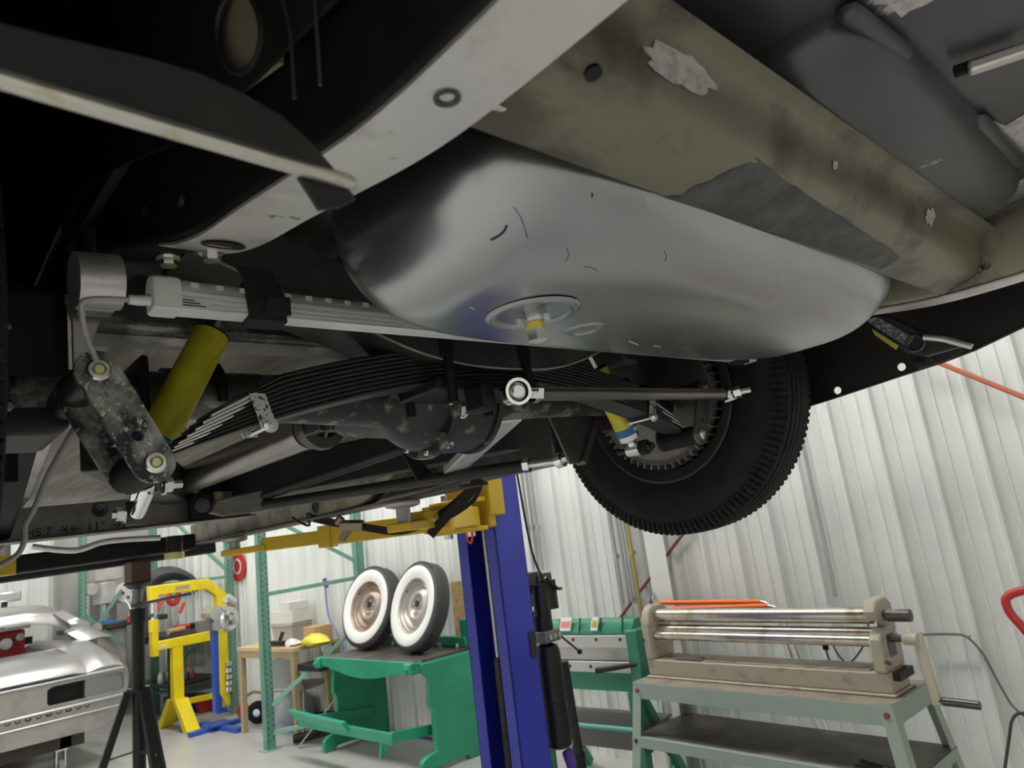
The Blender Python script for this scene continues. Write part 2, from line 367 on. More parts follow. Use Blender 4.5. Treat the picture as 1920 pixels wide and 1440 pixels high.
# --- gas tank
def tank_ring(z, ins, insr, e=5.0):
    # rounded rectangle in plan: u -.465...435, v -.748...-.395
    u0, u1, v0, v1 = -.480+ins, .415-ins*.9, -.748+insr, -.405-ins*.9
    return superring((u0+u1)/2, (v0+v1)/2, (u1-u0)/2, (v1-v0)/2, z, 96, e)
TB = -.018
rings = [tank_ring(.16, .0, .008), tank_ring(.10, .0, .006), tank_ring(.085, .001, .004)]
for k in range(1, 13):
    t = k/12*math.pi/2
    rings.append(tank_ring(.075-(.075-TB)*math.sin(t), .002+.080*(1-math.cos(t)), (.003+.095*(1-math.cos(t))), 5.0-1.5*k/12))
rings.append(tank_ring(TB-.001, .10, .105, 3.6)); rings.append(tank_ring(TB-.0025, .13, .13, 3.4)); rings.append(tank_ring(TB-.003, .165, .16, 3.2)); rings.append(tank_ring(TB-.003, .172, .172, 3.2))
tank = MB().loft(rings).build('gas_tank', 'galv', car, sm=60)
dc = pw(1000, 588, TB-.003)
MB().lathe([(.050, .0005), (.047, -.0025), (.043, -.003), (.036, .002), (.024, .006), (.014, .007), (.0001, .007)], dc, (0, 0, 1), 40).build('drain_dish', 'galv', tank, sm=60)
MB().lathe([(.0001, -.010), (.013, -.010), (.014, -.006), (.014, .004)], dc, (0, 0, 1), 20).build('drain_boss', 'galv', tank)
MB().cyl(dc+V((0, 0, -.010)), dc+V((0, 0, -.019)), .0095, n=16).build('thread_tape', mat('ptfe_yellow', (.62, .50, .10), .6), tank)
MB().cyl(dc+V((0, 0, -.018)), dc+V((0, 0, -.029)), .0105, n=6).build('drain_plug', 'zinc', tank, sm=20)
for k in range(3):
    t = 2.1*k+.6; MB().cyl(dc+V((.016*math.cos(t), .016*math.sin(t), -.006)), dc+V((.016*math.cos(t), .016*math.sin(t), -.012)), .0045, n=10).build('boss_bolt', 'zinc', tank)
d2 = pw(1095, 618, TB-.003); MB().lathe([(.026, 0), (.023, -.002), (.018, -.0015), (.014, .001), (.0001, .002)], d2, (0, 0, 1), 30).build('pressed_dimple', 'galv', tank)
from mathutils.bvhtree import BVHTree
_bt = BVHTree.FromPolygons([v.co.copy() for v in tank.data.vertices], [tuple(p.vertices) for p in tank.data.polygons])
def ontank(x, y):
    h, n, i_, d_ = _bt.ray_cast(CCAM, rc(x, y).normalized()); return h
for nm, r_, pts in (('scuff_mark', .0011, ((920, 450), (935, 442), (946, 432), (950, 422))), ('scratch', .0005, ((963, 388), (975, 405), (983, 425), (989, 447))), ('scratch', .0004, ((1062, 465), (1066, 478), (1060, 490))), ('scratch', .0004, ((1245, 470), (1249, 480), (1247, 490))), ('spot', .0009, ((1109, 362), (1111, 366), (1109, 370))), ('scratch', .0004, ((1095, 500), (1110, 502), (1120, 508))), ('dent_mark', .0008, ((1180, 640), (1196, 646))), ('dent_mark', .0008, ((1225, 648), (1238, 650))), ('dent_mark', .0009, ((880, 575), (890, 580)))):
    P = [ontank(*p) for p in pts]
    if all(p is not None for p in P): MB().tube(smooth_path(P, 4), r_, 5).build(nm, 'satin_dark' if nm != 'dent_mark' else 'zinc', tank)
# --- gravel pan (vertical rear apron) at the left with its rolled edge
gv = -.722
tip = pv(655, 342, gv); lft = pv(-420, 24, gv)
ap = [tip+V((.004, 0, .004)), pv(628, 318, gv), pv(585, 268, gv), pv(530, 218, gv), pv(460, 178, gv), pv(380, 140, gv), pv(290, 112, gv), pv(150, 80, gv), pv(-420, -60, gv), lft+V((0, 0, .003))]
apr = MB().prism(ap, (0, .0025, 0)).build('gravel_pan', mat('apron_grey', (.065, .062, .058), .38, .5, (.09, .085, .08), 6), car)
MB().tube([tip+V((.003, 0, 0)), tip, tip.lerp(lft, .3), tip.lerp(lft, .7), lft], [.0034, .0047, .0047, .0047, .0047], 12).build('rolled_edge', mat('rolled_edge', (.62, .60, .54), .3, .85, (.50, .42, .26), 30, .55, .7), apr)
MB().prism([tip+V((0, .003, -.002)), pv(668, 372, gv+.004), pv(640, 388, gv+.004), pv(600, 392, gv+.004), pv(560, 330, gv+.004)], (0, .003, 0)).build('apron_gusset', 'satin_dark', apr)
mat('brace_olive', (.30, .27, .18), .6)
# --- inner wheelhouse panel on the left with an oval opening and seams
oc = pu(448, 62, -.604)
hole = [V((-.604, oc.y+.040*math.cos(t), oc.z+.036*math.sin(t)+.040*math.cos(t)*.55)) for t in [2*math.pi*i/28 for i in range(28)]]
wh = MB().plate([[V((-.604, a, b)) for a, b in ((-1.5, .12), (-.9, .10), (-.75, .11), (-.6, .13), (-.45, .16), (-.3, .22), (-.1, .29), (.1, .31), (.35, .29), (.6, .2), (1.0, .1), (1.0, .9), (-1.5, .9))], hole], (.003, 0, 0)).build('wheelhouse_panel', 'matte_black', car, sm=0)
MB().tube([p+V((-.001, 0, 0)) for p in hole], .0025, 8, loop=True).build('opening_lip', 'satin_dark', wh)
MB().prism([V((-.596, oc.y-.045, oc.z-.052)), V((-.596, oc.y+.02, oc.z-.035)), V((-.596, oc.y+.07, oc.z+.03)), V((-.596, oc.y+.07, oc.z+.12)), V((-.596, oc.y-.06, oc.z+.10))], (.004, 0, 0)).build('brace_plate', 'brace_olive', wh)
for px in (((530, 0), (545, 60), (552, 185)), ((590, 0), (596, 90), (600, 160))):
    MB().tube([pu(x, y, -.605) for x, y in px], .0014, 6).build('seam', 'dark_steel', wh)
# black closing panel ahead of the left wheel
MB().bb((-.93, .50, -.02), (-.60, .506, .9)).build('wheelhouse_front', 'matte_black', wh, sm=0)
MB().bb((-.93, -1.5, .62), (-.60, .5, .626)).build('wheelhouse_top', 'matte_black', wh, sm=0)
# --- quarter panels
qb = [(1507, 764), (1570, 744), (1690, 704), (1745, 686), (1762, 681), (1830, 655), (1920, 612), (2050, 550)]
QU = .935
pts = [pu(x, y, QU) for x, y in qb]
low = [V((QU, .42, -.10)), V((QU, -.10, -.10))]+pts+[V((QU, -1.6, .15)), V((QU, -1.6, .9)), V((QU, .42, .9))]
holes = [circ(pu(x, y, QU), .0095, (1, 0, 0), 16) for x, y in ((1570, 732), (1690, 688))]
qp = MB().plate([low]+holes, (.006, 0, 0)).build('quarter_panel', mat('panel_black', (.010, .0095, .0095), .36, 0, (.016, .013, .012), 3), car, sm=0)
MB().tube([p+V((-.001, 0, 0)) for p in pts], .003, 6).build('panel_edge', 'satin_dark', qp)
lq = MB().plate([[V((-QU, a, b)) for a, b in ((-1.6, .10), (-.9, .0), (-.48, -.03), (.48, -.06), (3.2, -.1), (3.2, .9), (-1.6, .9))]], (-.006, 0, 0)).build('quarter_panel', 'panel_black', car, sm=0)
# --- bumper bracket behind the right rail
bu = .70
br = MB().prism([pu(x, y, bu) for x, y in ((1618, 598), (1660, 590), (1745, 628), (1782, 622), (1800, 650), (1735, 668), (1700, 662), (1672, 640))], (.02, 0, 0)).build('bumper_bracket', 'satin_dark', car, bev=.003)
MB().tube([pu(1732, 632, bu-.02), pu(1770, 636, bu-.02), pu(1822, 650, bu-.02)], .006, 10).build('bracket_rod', 'leaf_bright', br)
MB().prism([pu(x, y, bu-.003) for x, y in ((1622, 600), (1645, 594), (1715, 634), (1700, 650), (1668, 630))], (.002, 0, 0)).build('bare_patch', mat('grey_speckle', (.10, .105, .12), .5, .3, (.33, .35, .37), 120, .5, .6), br)
MB().prism([pu(x, y, bu-.004) for x, y in ((1634, 616), (1685, 648), (1680, 656), (1640, 628))], (.002, 0, 0)).build('yellow_mark', mat('mark_yellow', (.40, .36, .05), .6), br)
p = pu(1716, 643, bu-.004); MB().lathe([(.012, .001), (.016, -.004), (.019, 0)], p, (1, 0, 0), 20).build('bolt_hole', 'dark_steel', br)
MB().prism([pu(x, y, QU-.012) for x, y in ((1700, 664), (1760, 640), (1830, 645), (1768, 680), (1725, 690))], (.008, 0, 0)).build('bracket_foot', 'satin_dark', br, bev=.002)
for px in ((1722, 682), (1748, 672)): bolt('bracket_bolt', pu(*px, QU-.014), (-1, 0, 0), .009, .012, 'satin_dark', br)
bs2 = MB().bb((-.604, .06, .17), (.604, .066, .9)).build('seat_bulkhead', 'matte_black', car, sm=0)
MB().bb((-.935, -1.75, .9), (.935, 3.2, .91)).build('body_light_block', 'matte_black', car, sm=0)  # unseen flat plate over the body, added to block light from above
# --- floor pan, tunnel and body crossmembers ahead of the axle
fp = MB().bb((-.90, .05, .175), (.90, 3.2, .185)).bb((-.60, -.80, .255), (.60, .06, .262)).build('floor_pan', mat('pan_brown', (.16, .145, .12), .4, .5, (.34, .31, .26), 3, .45, .62, st=(8, .8, 1), bump=.05, bs=20), car, sm=0)  # paler streaks in the brown paint in reflections on the metal
MB().bb((-.93, .45, -.13), (-.78, 3.2, .17)).build('rocker_sill', 'black_paint', car, bev=.01)
MB().bb((.78, .45, -.07), (.93, 3.2, .17)).build('rocker_sill', 'dark_steel', car, bev=.01)
# beam across the axle hump under the light bar
MB().bb((-.60, -.055, .100), (.60, .03, .255)).build('axle_crossmember', 'mottled_steel', car, bev=.012, seg=3)
# round crossmember stub and bracket at the left rail
st_ = MB().cyl(pv(138, 525, -.235), pv(222, 530, -.235), .031, n=28).build('crossmember_stub', 'rail_steel', car, sm=60)
MB().bb(pv(140, 552, -.20)-V((0, .012, .004)), pv(212, 592, -.20)+V((0, .012, 0))).build('stub_flange', 'raw_steel', st_, bev=.004)
MB().prism([pv(120, 560, -.18), pv(205, 560, -.18), pv(175, 640, -.18), pv(168, 700, -.18), pv(138, 700, -.18), pv(135, 600, -.18)], (0, .006, 0)).build('hanger_plate', 'raw_steel', car, bev=.001)
# --- spring crossmember: drop-centre pressing
sxp = [(-.52, .165), (-.47, .148), (-.386, .116), (-.274, .078), (-.19, .050), (-.12, .036), (-.05, .030), (.05, .030), (.12, .036), (.19, .052), (.274, .080), (.386, .118), (.47, .148), (.52, .165)]
sxp = [(p.x, p.y) for p in smooth_path([(a, b, 0) for a, b in sxp], 4)]
rings = []
for u, wv in sxp: rings.append([V((u, a, wv+b)) for a, b in ((-.205, .0), (-.100, .0), (-.100, .09), (-.103, .09), (-.103, .005), (-.202, .005), (-.202, .09), (-.205, .09))])
sx = MB().loft(rings).build('spring_crossmember', 'dark_steel', car, sm=50)
MB().tube([V((u, -.2055, wv+.001)) for u, wv in sxp], .0022, 6).build('pressed_edge', mat('edge_steel', (.30, .28, .25), .4, .7), sx)
SV = -.15
# --- transverse leaf spring, main leaf at the bottom
def sp(u): # underside of the main leaf
    return .018-.345*u*u if abs(u) < .0 else .0185-(.0185+.098)*(abs(u)/.575)**1.75
LT = .0066
def th(u): return LT*(1-.62*max(0, abs(u)-.40)/.16)
def leaf(mb, half, k, wid=.057, tipr=True):
    rings = []; n = 40
    for i in range(n+1):
        u = -half+2*half*i/n; T_ = th(u); z = sp(u)+k*T_
        e = min(half-abs(u), .02); wv = wid*(1 if e >= .02 else .55+.45*(e/.02)**.5)
        rings.append([V((u, SV+a*wv/2, z+b)) for a, b in ((-1, .0020), (-.965, .0002), (.965, .0002), (1, .0020), (1, T_-.0020), (.965, T_-.0005), (-.965, T_-.0005), (-1, T_-.0020))])
    mb.loft(rings); return mb
main = leaf(MB(), .555, 0)
for s in (-1, 1): main.cyl((s*.572, SV-.028, -.100), (s*.572, SV+.028, -.100), .0165, n=24)
spring = main.build('leaf_spring', 'spring_black', car, sm=40); spring['label'] = 'black transverse leaf spring, thick stack of leaves'
halves = [.56, .555, .55, .54, .53, .52, .51, .50]
bare = [.52, .50, .485, .47, .455, .445, .437, .432]
for k, h in enumerate(halves):
    lf = leaf(MB(), h, k+1).build('leaf', 'spring_black', spring, sm=40)
    for s in (-1, 1):
        if k < 7 and (s < 0 or k % 2):
            # bare metal edge near the leaf's end
            rings = []
            for i in range(8):
                u = s*(bare[k]+(h-.012-bare[k])*i/7); T_ = th(u); q_ = .6 if i in (0,) else 1
                rings.append([V((u, SV-.0290, sp(u)+(k+1.5)*T_-T_*.46*q_)), V((u, SV-.0290, sp(u)+(k+1.5)*T_+T_*.36*q_)), V((u, SV-.0296, sp(u)+(k+1.5)*T_))])
            MB().loft(rings).build('leaf_edge', 'leaf_bright', spring, sm=60)
# spring clips
for s, px in ((-1, None), (1, None)):
    uc = s*.425; z0 = sp(uc)-.010; z1 = sp(uc)+LT*5.2
    slope = (sp(uc+.01)-sp(uc-.01))/.02; dx = -slope*(z1-z0)
    cl = MB().prism([V((uc-.011, -0.183, z0)), V((uc+.011, -0.183, z0)), V((uc+.011+dx, -0.183, z1)), V((uc-.011+dx, -0.183, z1))], (0, .003, 0))
    cl.prism([V((uc-.011, -0.120, z0)), V((uc+.011, -0.120, z0)), V((uc+.011+dx, -0.120, z1)), V((uc-.011+dx, -0.120, z1))], (0, .003, 0))
    cl.prism([V((uc-.011+dx, -0.183, z1)), V((uc+.011+dx, -0.183, z1)), V((uc+.011+dx, -0.117, z1)), V((uc-.011+dx, -0.117, z1))], (0, 0, .003))
    c_ = cl.build('spring_clip', mat('clip_scuff', (.62, .60, .56), .4, .6, (.05, .05, .05), 160, .54, .58), spring, bev=.001)
    MB().cyl((uc, -0.186, z0+.004), (uc, -0.114, z0+.004), .0035, n=10).build('clip_bolt', 'zinc', spring)
    bolt('clip_nut', (uc, -0.184, z0+.004), (0, -1, 0), .0075, .008, 'zinc', spring, .3)
# U-bolts and clamp plate
for u in (-.135, .02+.02):
    for v in (-0.208, -0.092): MB().cyl((u, v, -.03), (u, v, .10), .0085, n=14).build('u_bolt', 'black_paint', spring)
    MB().bb((u-.012, -0.212, .045), (u+.012, -0.202, .100)).build('u_bolt_strap', 'black_paint', spring, bev=.002)
MB().bb((-.16, -.205, -.008), (.07, -.095, .012)).build('clamp_plate', 'black_paint', spring, bev=.004)
mat('backing', (.085, .08, .074), .4, .55, (.13, .12, .11), 8)
# --- shackles
def shackle(s, near):
    lo = V((s*.572, 0, -.100)); up = V((s*.625, 0, .006)); d = (up-lo).normalized(); n = V((-d.z, 0, d.x))
    def pl(v, th):
        r = .023; P = []
        for i in range(13):
            t = math.pi*i/12; P.append(up+d*(r*math.sin(t))+n*(r*math.cos(t)))
        for i in range(13):
            t = math.pi*i/12; P.append(lo-d*(r*math.sin(t))-n*(r*math.cos(t)))
        hc = lo.lerp(up, .30); H = [hc+V((.0065*math.cos(2*math.pi*i/16), 0, .0065*math.sin(2*math.pi*i/16))) for i in range(16)]
        f = lambda q: V((q.x, v, q.z))
        return MB().plate([[f(q) for q in P], [f(q) for q in H]], (0, th, 0))
    root = pl(-0.202, .008).build('shackle', 'scuffed_black' if near else 'backing', car, sm=30, bev=.0018)
    root['label'] = 'scuffed black shackle plate with two bolts' if near else 'dark shackle plate by the right wheel'
    pl(-0.100, .008).build('shackle_plate', 'scuffed_black' if near else 'satin_dark', root, sm=30, bev=.0018)
    MB().cyl((lo.x, -0.196, lo.z), (lo.x, -0.100, lo.z), .022, n=28).build('bushing', 'rubber', root)
    MB().cyl((up.x, -0.196, up.z), (up.x, -.03, up.z), .020, n=28).build('perch_eye', 'satin_dark', root)
    for q in (lo, up):
        MB().lathe([(.0125, 0), (.0125, -.004), (.0105, -.0062), (.0072, -.0064), (.0068, -.003), (.0001, -.003)], (q.x, -0.202, q.z), (0, 1, 0), 28).build('washer_ring', 'zinc', root)
        MB().lathe([(.0001, -.0075), (.0045, -.0075), (.0062, -.0055), (.0064, -.002)], (q.x, -0.202, q.z), (0, 1, 0), 20).build('bolt_head', 'brass_zinc', root)
    return root
shackle(-1, True); shackle(1, False)
# --- rear axle: tubes, bells and centre section, axis across the car
AW = .022
prof = [(.036, -.70), (.036, -.42), (.040, -.30), (.045, -.22), (.048, -.16), (.055, -.130), (.074, -.108), (.090, -.080), (.097, -.056), (.098, -.050), (.111, -.050), (.113, -.047), (.113, -.036), (.111, -.033), (.103, -.032), (.104, .0), (.102, .062), (.107, .062), (.108, .065), (.108, .073), (.105, .076), (.080, .079), (.055, .105), (.046, .16), (.038, .26), (.036, .45), (.036, .70)]
ax = MB().lathe(prof, (0, 0, AW), (1, 0, 0), 56).build('rear_axle', 'cast_dark', car, sm=35); ax['label'] = 'dark cast rear axle housing with round centre section'
for k in range(10):
    t = 2*math.pi*k/10+.25; q = V((-.050, .101*math.cos(t), AW+.101*math.sin(t))); bolt('housing_bolt', q, (-1, 0, 0), .0065, .010, 'zinc' if k % 3 else 'dark_steel', ax, .0)
for px in ((866, 772), (838, 832), (862, 745)):
    best = None
    for k in range(60):
        q = CCAM+rc(*px)*(.6+.012*k)
        if (V((q.y, q.z-AW)).length < .106 and abs(q.x) < .08): best = q; break
    if best is not None:
        d = V((0, best.y, best.z-AW)).normalized(); MB().lathe([(.013, 0), (.012, .005), (.0085, .006), (.007, .002), (.0001, .002)], best, d, 20).build('fill_plug', 'zinc', ax)
# axle collar with bolts near the left tube
MB().cyl((-.50, 0, AW), (-.46, 0, AW), .044, n=28).build('tube_collar', 'mottled_steel', ax)
MB().cyl((-.62, 0, AW), (-.36, 0, AW), .0375, .040, n=28).build('tube_sleeve', 'mottled_steel', ax)
for s in (-1, 1):
    MB().prism([V((s*.53, -.06, -.05)), V((s*.53, .05, -.05)), V((s*.53, .05, .07)), V((s*.53, -.06, .07))], (s*.012, 0, 0)).build('spring_perch', 'satin_dark', ax, bev=.006)
MB().tube([(-.43, -.048*math.cos(t)-.0, AW+.050*math.sin(t)) for t in [i*math.pi/10-.3 for i in range(14)]], .008, 8).build('clamp_strap', 'black_paint', ax)
# --- drive shaft and joint
ds = MB().cyl((-.09, .36, .035), (-.12, 1.5, .030), .040, n=32).build('drive_shaft', mat('shaft_steel', (.24, .23, .22), .3, .85, (.33, .31, .28), 5, st=(1, .3, 1)), car)
MB().lathe([(.03, .0), (.052, .004), (.054, .02), (.050, .035), (.041, .06)], (-.088, .29, .035), (-.026, 1, 0), 28).build('shaft_collar', 'dark_steel', ds)
jj = MB().bb((-.125, .20, .005), (-.05, .23, .065)).bb((-.135, .23, .010), (-.115, .31, .060)).bb((-.062, .23, .010), (-.042, .31, .060)).cyl((-.135, .265, .035), (-.042, .265, .035), .012).build('universal_joint', 'dark_steel', ds, bev=.003)
MB().cyl((-.05, .05, .03), (-.085, .21, .034), .075, .042, n=28).build('pinion_housing', 'cast_dark', ax)
# --- panhard bar
pa = pv(1008, 737, -.275); pb = pv(1352, 739, -.275)
ph = MB().cyl(pa, pb, .0125, n=24).build('panhard_bar', mat('bar_steel', (.13, .125, .12), .32, .8, (.24, .23, .21), 10, st=(.3, 3, 3)), car)
hc = pv(966, 735, -.275)
MB().lathe([(.0165, -.016), (.0215, -.016), (.0215, .016), (.0165, .016), (.0165, -.016)], hc, (-.45, -1, -.15), 28).build('rod_end', 'chrome', ph)
MB().lathe([(.0001, .019), (.009, .019), (.011, .017), (.0115, .006), (.015, .008), (.0165, .0)], hc, (-.45, -1, -.15), 28).build('ball_bolt', 'zinc', ph)
MB().cyl(hc+V((.016, 0, 0)), pa, .0095, n=16).build('rod_thread', 'zinc', ph)
MB().cyl(pa-V((.012, 0, 0)), pa, .0165, n=6).build('jam_nut', 'chrome', ph, sm=20)
MB().bb((hc.x-.045, -.250, hc.z-.022), (hc.x-.018, -.20, hc.z+.024)).build('bar_bracket', 'black_paint', ph, bev=.006)
MB().cyl(pb, pb+V((.05, 0, 0)), .0085, n=16).build('rod_thread', 'zinc', ph)
MB().cyl(pb+V((.006, 0, 0)), pb+V((.018, 0, 0)), .015, n=6).build('jam_nut', 'chrome', ph, sm=20)
MB().lathe([(.009, -.011), (.018, -.011), (.018, .011), (.009, .011)], pb+V((.035, 0, 0)), (.15, -1, .1), 24).build('rod_end', 'chrome', ph)
MB().cyl(pb+V((.030, .01, 0)), pb+V((.050, -.045, 0)), .0065, n=12).build('ball_bolt', 'zinc', ph)
MB().cyl(pb+V((.036, -.012, 0)), pb+V((.041, -.026, 0)), .0135, n=6).build('jam_nut', 'zinc', ph, sm=20)
# --- shocks
def shock(s, near):
    top = V((s*.415, -.085, .17)); bot = V((s*.558, -.085, -.098)) if near else V((s*.472, -.085, -.105))
    if not near: top = V((s*.345, -.085, .165))
    d = (bot-top); D = d.normalized(); Lh = d.length
    rd = top+D*.02; 
    a = top+D*(.085 if near else .10); b = top+D*(Lh-.052)
    body = MB().cyl(a, b, .0245, n=32).build('shock_absorber', 'shock_yellow', car); body['label'] = 'yellow wrapped shock absorber sleeve'
    MB().cyl(top-D*.02, a, .0065, n=16).build('piston_rod', 'chrome', body)
    MB().cyl(a-D*.002, a, .0252, n=32).build('sleeve_lip', 'rubber', body)
    MB().cyl(b, b+D*.018, .0245, n=32).build('blue_band', 'shock_blue', body)
    MB().cyl(b+D*.018, b+D*.03, .0242, n=32).cyl(b+D*.03, b+D*.036, .0242, .016, n=32).build('lower_cup', 'silver', body)
    MB().cyl(b+D*.034, b+D*.050, .011, n=16).build('neck', 'zinc', body)
    e = b+D*.058; MB().cyl(e-V((0, .018, 0)), e+V((0, .018, 0)), .0155, n=24).build('lower_eye', 'silver', body)
    MB().cyl(e-V((0, .034, 0)), e-V((0, .018, 0)), .017, n=24).build('eye_bushing', 'rubber', body)
    MB().cyl(e-V((0, .044, 0)), e+V((0, .05, 0)), .007, n=12).build('eye_bolt', 'satin_dark', body)
    bolt('eye_nut', e-V((0, .034, 0)), (0, -1, 0), .011, .012, 'satin_dark', body)
    return body, b, D
shock(-1, True); sb, sbb, sD = shock(1, False)
def text(txt, size, loc, xdir, updir, M, parent, name, ext=.0004):
    cu = bpy.data.curves.new(name, 'FONT'); cu.body = txt; cu.size = size; cu.extrude = ext; cu.align_x = 'CENTER'; cu.align_y = 'CENTER'
    to = bpy.data.objects.new(name, cu); me = bpy.data.meshes.new_from_object(to); bpy.data.objects.remove(to)
    x = V(xdir).normalized(); z = x.cross(V(updir)).normalized(); y = z.cross(x)
    R = Matrix((x, y, z)).transposed()
    for v in me.vertices: v.co = R @ v.co+V(loc)
    me.materials.append(MATS[M] if isinstance(M, str) else M); o = bpy.data.objects.new(name, me); COL.objects.link(o); o.parent = parent; return o
tx = V((1, 0, 0)).cross(V((0, 1, 0)))
text('BIL', .013, sbb+sD*.009+V((.002, -.0255, .0)), (-sD.z, 0, sD.x), -sD, 'plastic_white', sb, 'band_lettering', .0006)
# --- wheels
def tire_mesh(cx, sgn):
    hw = .078; R0 = .36
    pr = [(.214, -.058), (.222, -.064), (.240, -.070), (.262, -.077), (.285, -.080), (.305, -.078), (.322, -.073), (.332, -.068), (.335, -.0655), (.338, -.067), (.348, -.060)]
    ribs = 6; w0 = -.056
    for k in range(ribs):
        a = w0+.112*k/ribs; b = w0+.112*(k+1)/ribs
        cr = R0-.006*(abs((a+b)/2)/.056)**2
        pr += [(cr, a+.0018, 1), (cr, b-.0018, 1)]
        if k < ribs-1: pr += [(cr-.007, b-.0012, 1), (cr-.007, b+.0012, 1)]
    pr += [(r, -h) for r, h in reversed([(.214, -.058), (.222, -.064), (.240, -.070), (.262, -.077), (.285, -.080), (.305, -.078), (.322, -.073), (.332, -.068), (.335, -.0655), (.338, -.067), (.348, -.060)])]
    return MB().lathe(pr, (cx, 0, .03), (sgn, 0, 0), 220, zig=.0016)
def wheel(s):
    cx = s*(.782 if s > 0 else .797); wz = .03
    root = MB().lathe([(.200, .020), (.205, -.02), (.196, -.05), (.196, -.055), (.206, -.060), (.222, -.066), (.224, -.069), (.219, -.071), (.205, -.066), (.190, -.056), (.190, -.02), (.186, .02), (.10, .03), (.0001, .03)], (cx, 0, wz), (s, 0, 0), 72).build('wheel', 'satin_dark', car, sm=40)
    root['label'] = 'black steel wheel with treaded black tire'
    tire_mesh(cx, s).build('tire', 'rubber', root, sm=35)
    # shoulder lugs: radial blocks on both shoulders
    lug = MB(); n = 132
    for i in range(n):
        t = 2*math.pi*i/n; e = V((0, math.cos(t), math.sin(t))); tn = V((0, -math.sin(t), math.cos(t)))
        for q in (-1, 1):
            rings = []
            for (r, x) in ((.322, .0705), (.337, .0680), (.350, .0615), (.356, .0545)):
                p = V((cx, 0, wz))+e*r+V((q*x, 0, 0)); o = V((q*.0035, 0, 0))+e*.0022
                rings.append([p-tn*.0052-o, p+tn*.0052-o, p+tn*.0045+o, p-tn*.0045+o])
            lug.loft(rings)
    lo = lug.build('shoulder_tread', 'rubber', root, sm=0); lo['kind'] = 'stuff'
    # brake backing plate with finned drum edge
    MB().lathe([(.036, -.115), (.060, -.110), (.075, -.098), (.120, -.094), (.140, -.086), (.158, -.086), (.168, -.078), (.172, -.060)], (cx, 0, wz), (s, 0, 0), 64).build('backing_plate', mat('backing', (.085, .08, .074), .4, .55, (.13, .12, .11), 8), root, sm=50)
    MB().lathe([(.166, -.072), (.166, -.078), (.174, -.080), (.176, -.076), (.176, -.05)], (cx, 0, wz), (s, 0, 0), 64).build('drum_edge', mat('drum_grey', (.20, .195, .19), .42, .6), root)
    fin = None
    for i in range(52):
        if fin is None:
            fin = MB().bb((-.004, .174, -.0022), (.026, .188, .0022)).build('drum_fin', 'drum_grey', root, sm=0); f = fin
        else: f = fin.copy(); COL.objects.link(f); f.parent = root
        f.location = (cx-s*.076 if s > 0 else cx-s*.076-.022, 0, wz); f.rotation_euler = (2*math.pi*i/52, 0, 0)
    for k in range(6):
        t = 2*math.pi*k/6+.4; q = V((cx-s*.100, .10*math.cos(t), wz+.10*math.sin(t))); bolt('plate_bolt', q, (-s, 0, 0), .007, .008, 'dark_steel', root, .3)
    return root
wheel(1); wheel(-1)
MB().bb((-.705, -.03, -.03), (-.615, .14, .17)).build('brake_caliper', 'black_satin', ax, bev=.02, seg=3)
# hump / wheelhouse shapes ahead of the right wheel and inboard brake line bracket
MB().tube(smooth_path([pv(1150, 700, .12), pv(1220, 690, .1), pv(1290, 700, .08), pv(1320, 740, .06)], 5), .028, 14).build('bump_stop_arm', 'dark_steel', car)
MB().prism([V((.62, -.16, .20)), V((.62, .3, .20)), V((.62, .3, .5)), V((.62, -.4, .5))], (.006, 0, 0)).build('wheelhouse_panel', 'black_satin', car, sm=0)
# --- axle brackets for the ladder bars
for s in (1,):
    bk = MB().prism([V((s*.345, .055, .03)), V((s*.56, .055, .045)), V((s*.445, .055, -.118)), V((s*.405, .055, -.118))], (0, .006, 0)).build('axle_bracket', 'backing', car, bev=.002)
    MB().bar(V((s*.565, .060, .045)), V((s*.445, .060, -.118)), .016, .03, (0, 1, 0)).build('bracket_flange', 'backing', bk, bev=.002)
    MB().prism([V((s*.56, .0, .03)), V((s*.60, .0, .03)), V((s*.57, .0, -.10)), V((s*.545, .0, -.10))], (0, .006, 0)).build('bracket_flange', 'backing', bk, bev=.002)
text('P', .018, (.46, .053, .005), (1, 0, 0), (0, 0, 1), 'black_satin', bk, 'stamped_letter')
def ladder(s):
    A = V((s*.42, .10, -.102)); B = V((s*.045, .95, -.075)); B2 = V((s*.045, .95, -.050)); C2 = V((s*.36, .14, .035))
    r_ = MB().cyl(A.lerp(B, .10), B, .0155, n=18).build('ladder_bar', 'satin_dark', car); r_['label'] = 'long black tubular ladder bar'
    MB().cyl(C2, B2, .0145, n=18).build('upper_tube', 'satin_dark', r_)
    MB().cyl(A, A.lerp(B, .12), .009, n=14).build('rod_thread', 'zinc', r_)
    MB().cyl(A.lerp(B, .085), A.lerp(B, .102), .0185, n=6).build('jam_nut', 'zinc', r_, sm=20)
    MB().lathe([(.007, -.009), (.019, -.009), (.019, .009), (.007, .009)], A, (.2*s, -1, .15), 22).build('rod_end', 'chrome', r_)
    bolt('end_bolt', A-V((0, .01, 0)), (.2*s, -1, .15), .009, .012, 'zinc', r_)
    m0 = A.lerp(B, .40); m1 = C2.lerp(B2, .40)
    MB().prism([m0+V((-.03, 0, 0)), m0+V((.035, 0, 0)), m1+V((.012, 0, 0)), m1+V((-.02, 0, 0))], (0, .005, 0)).build('web_gusset', 'satin_dark', r_, bev=.002)
    MB().prism([B+V((0, -.02, -.018)), B+V((0, -.02, .045)), B+V((-.12*s, .02, .030)), B+V((-.14*s, .02, -.005)), B+V((-.10*s, .02, -.018))], (0, .02, 0)).build('pivot_housing', 'dark_steel', r_, bev=.004)
    return r_
ladder(1)
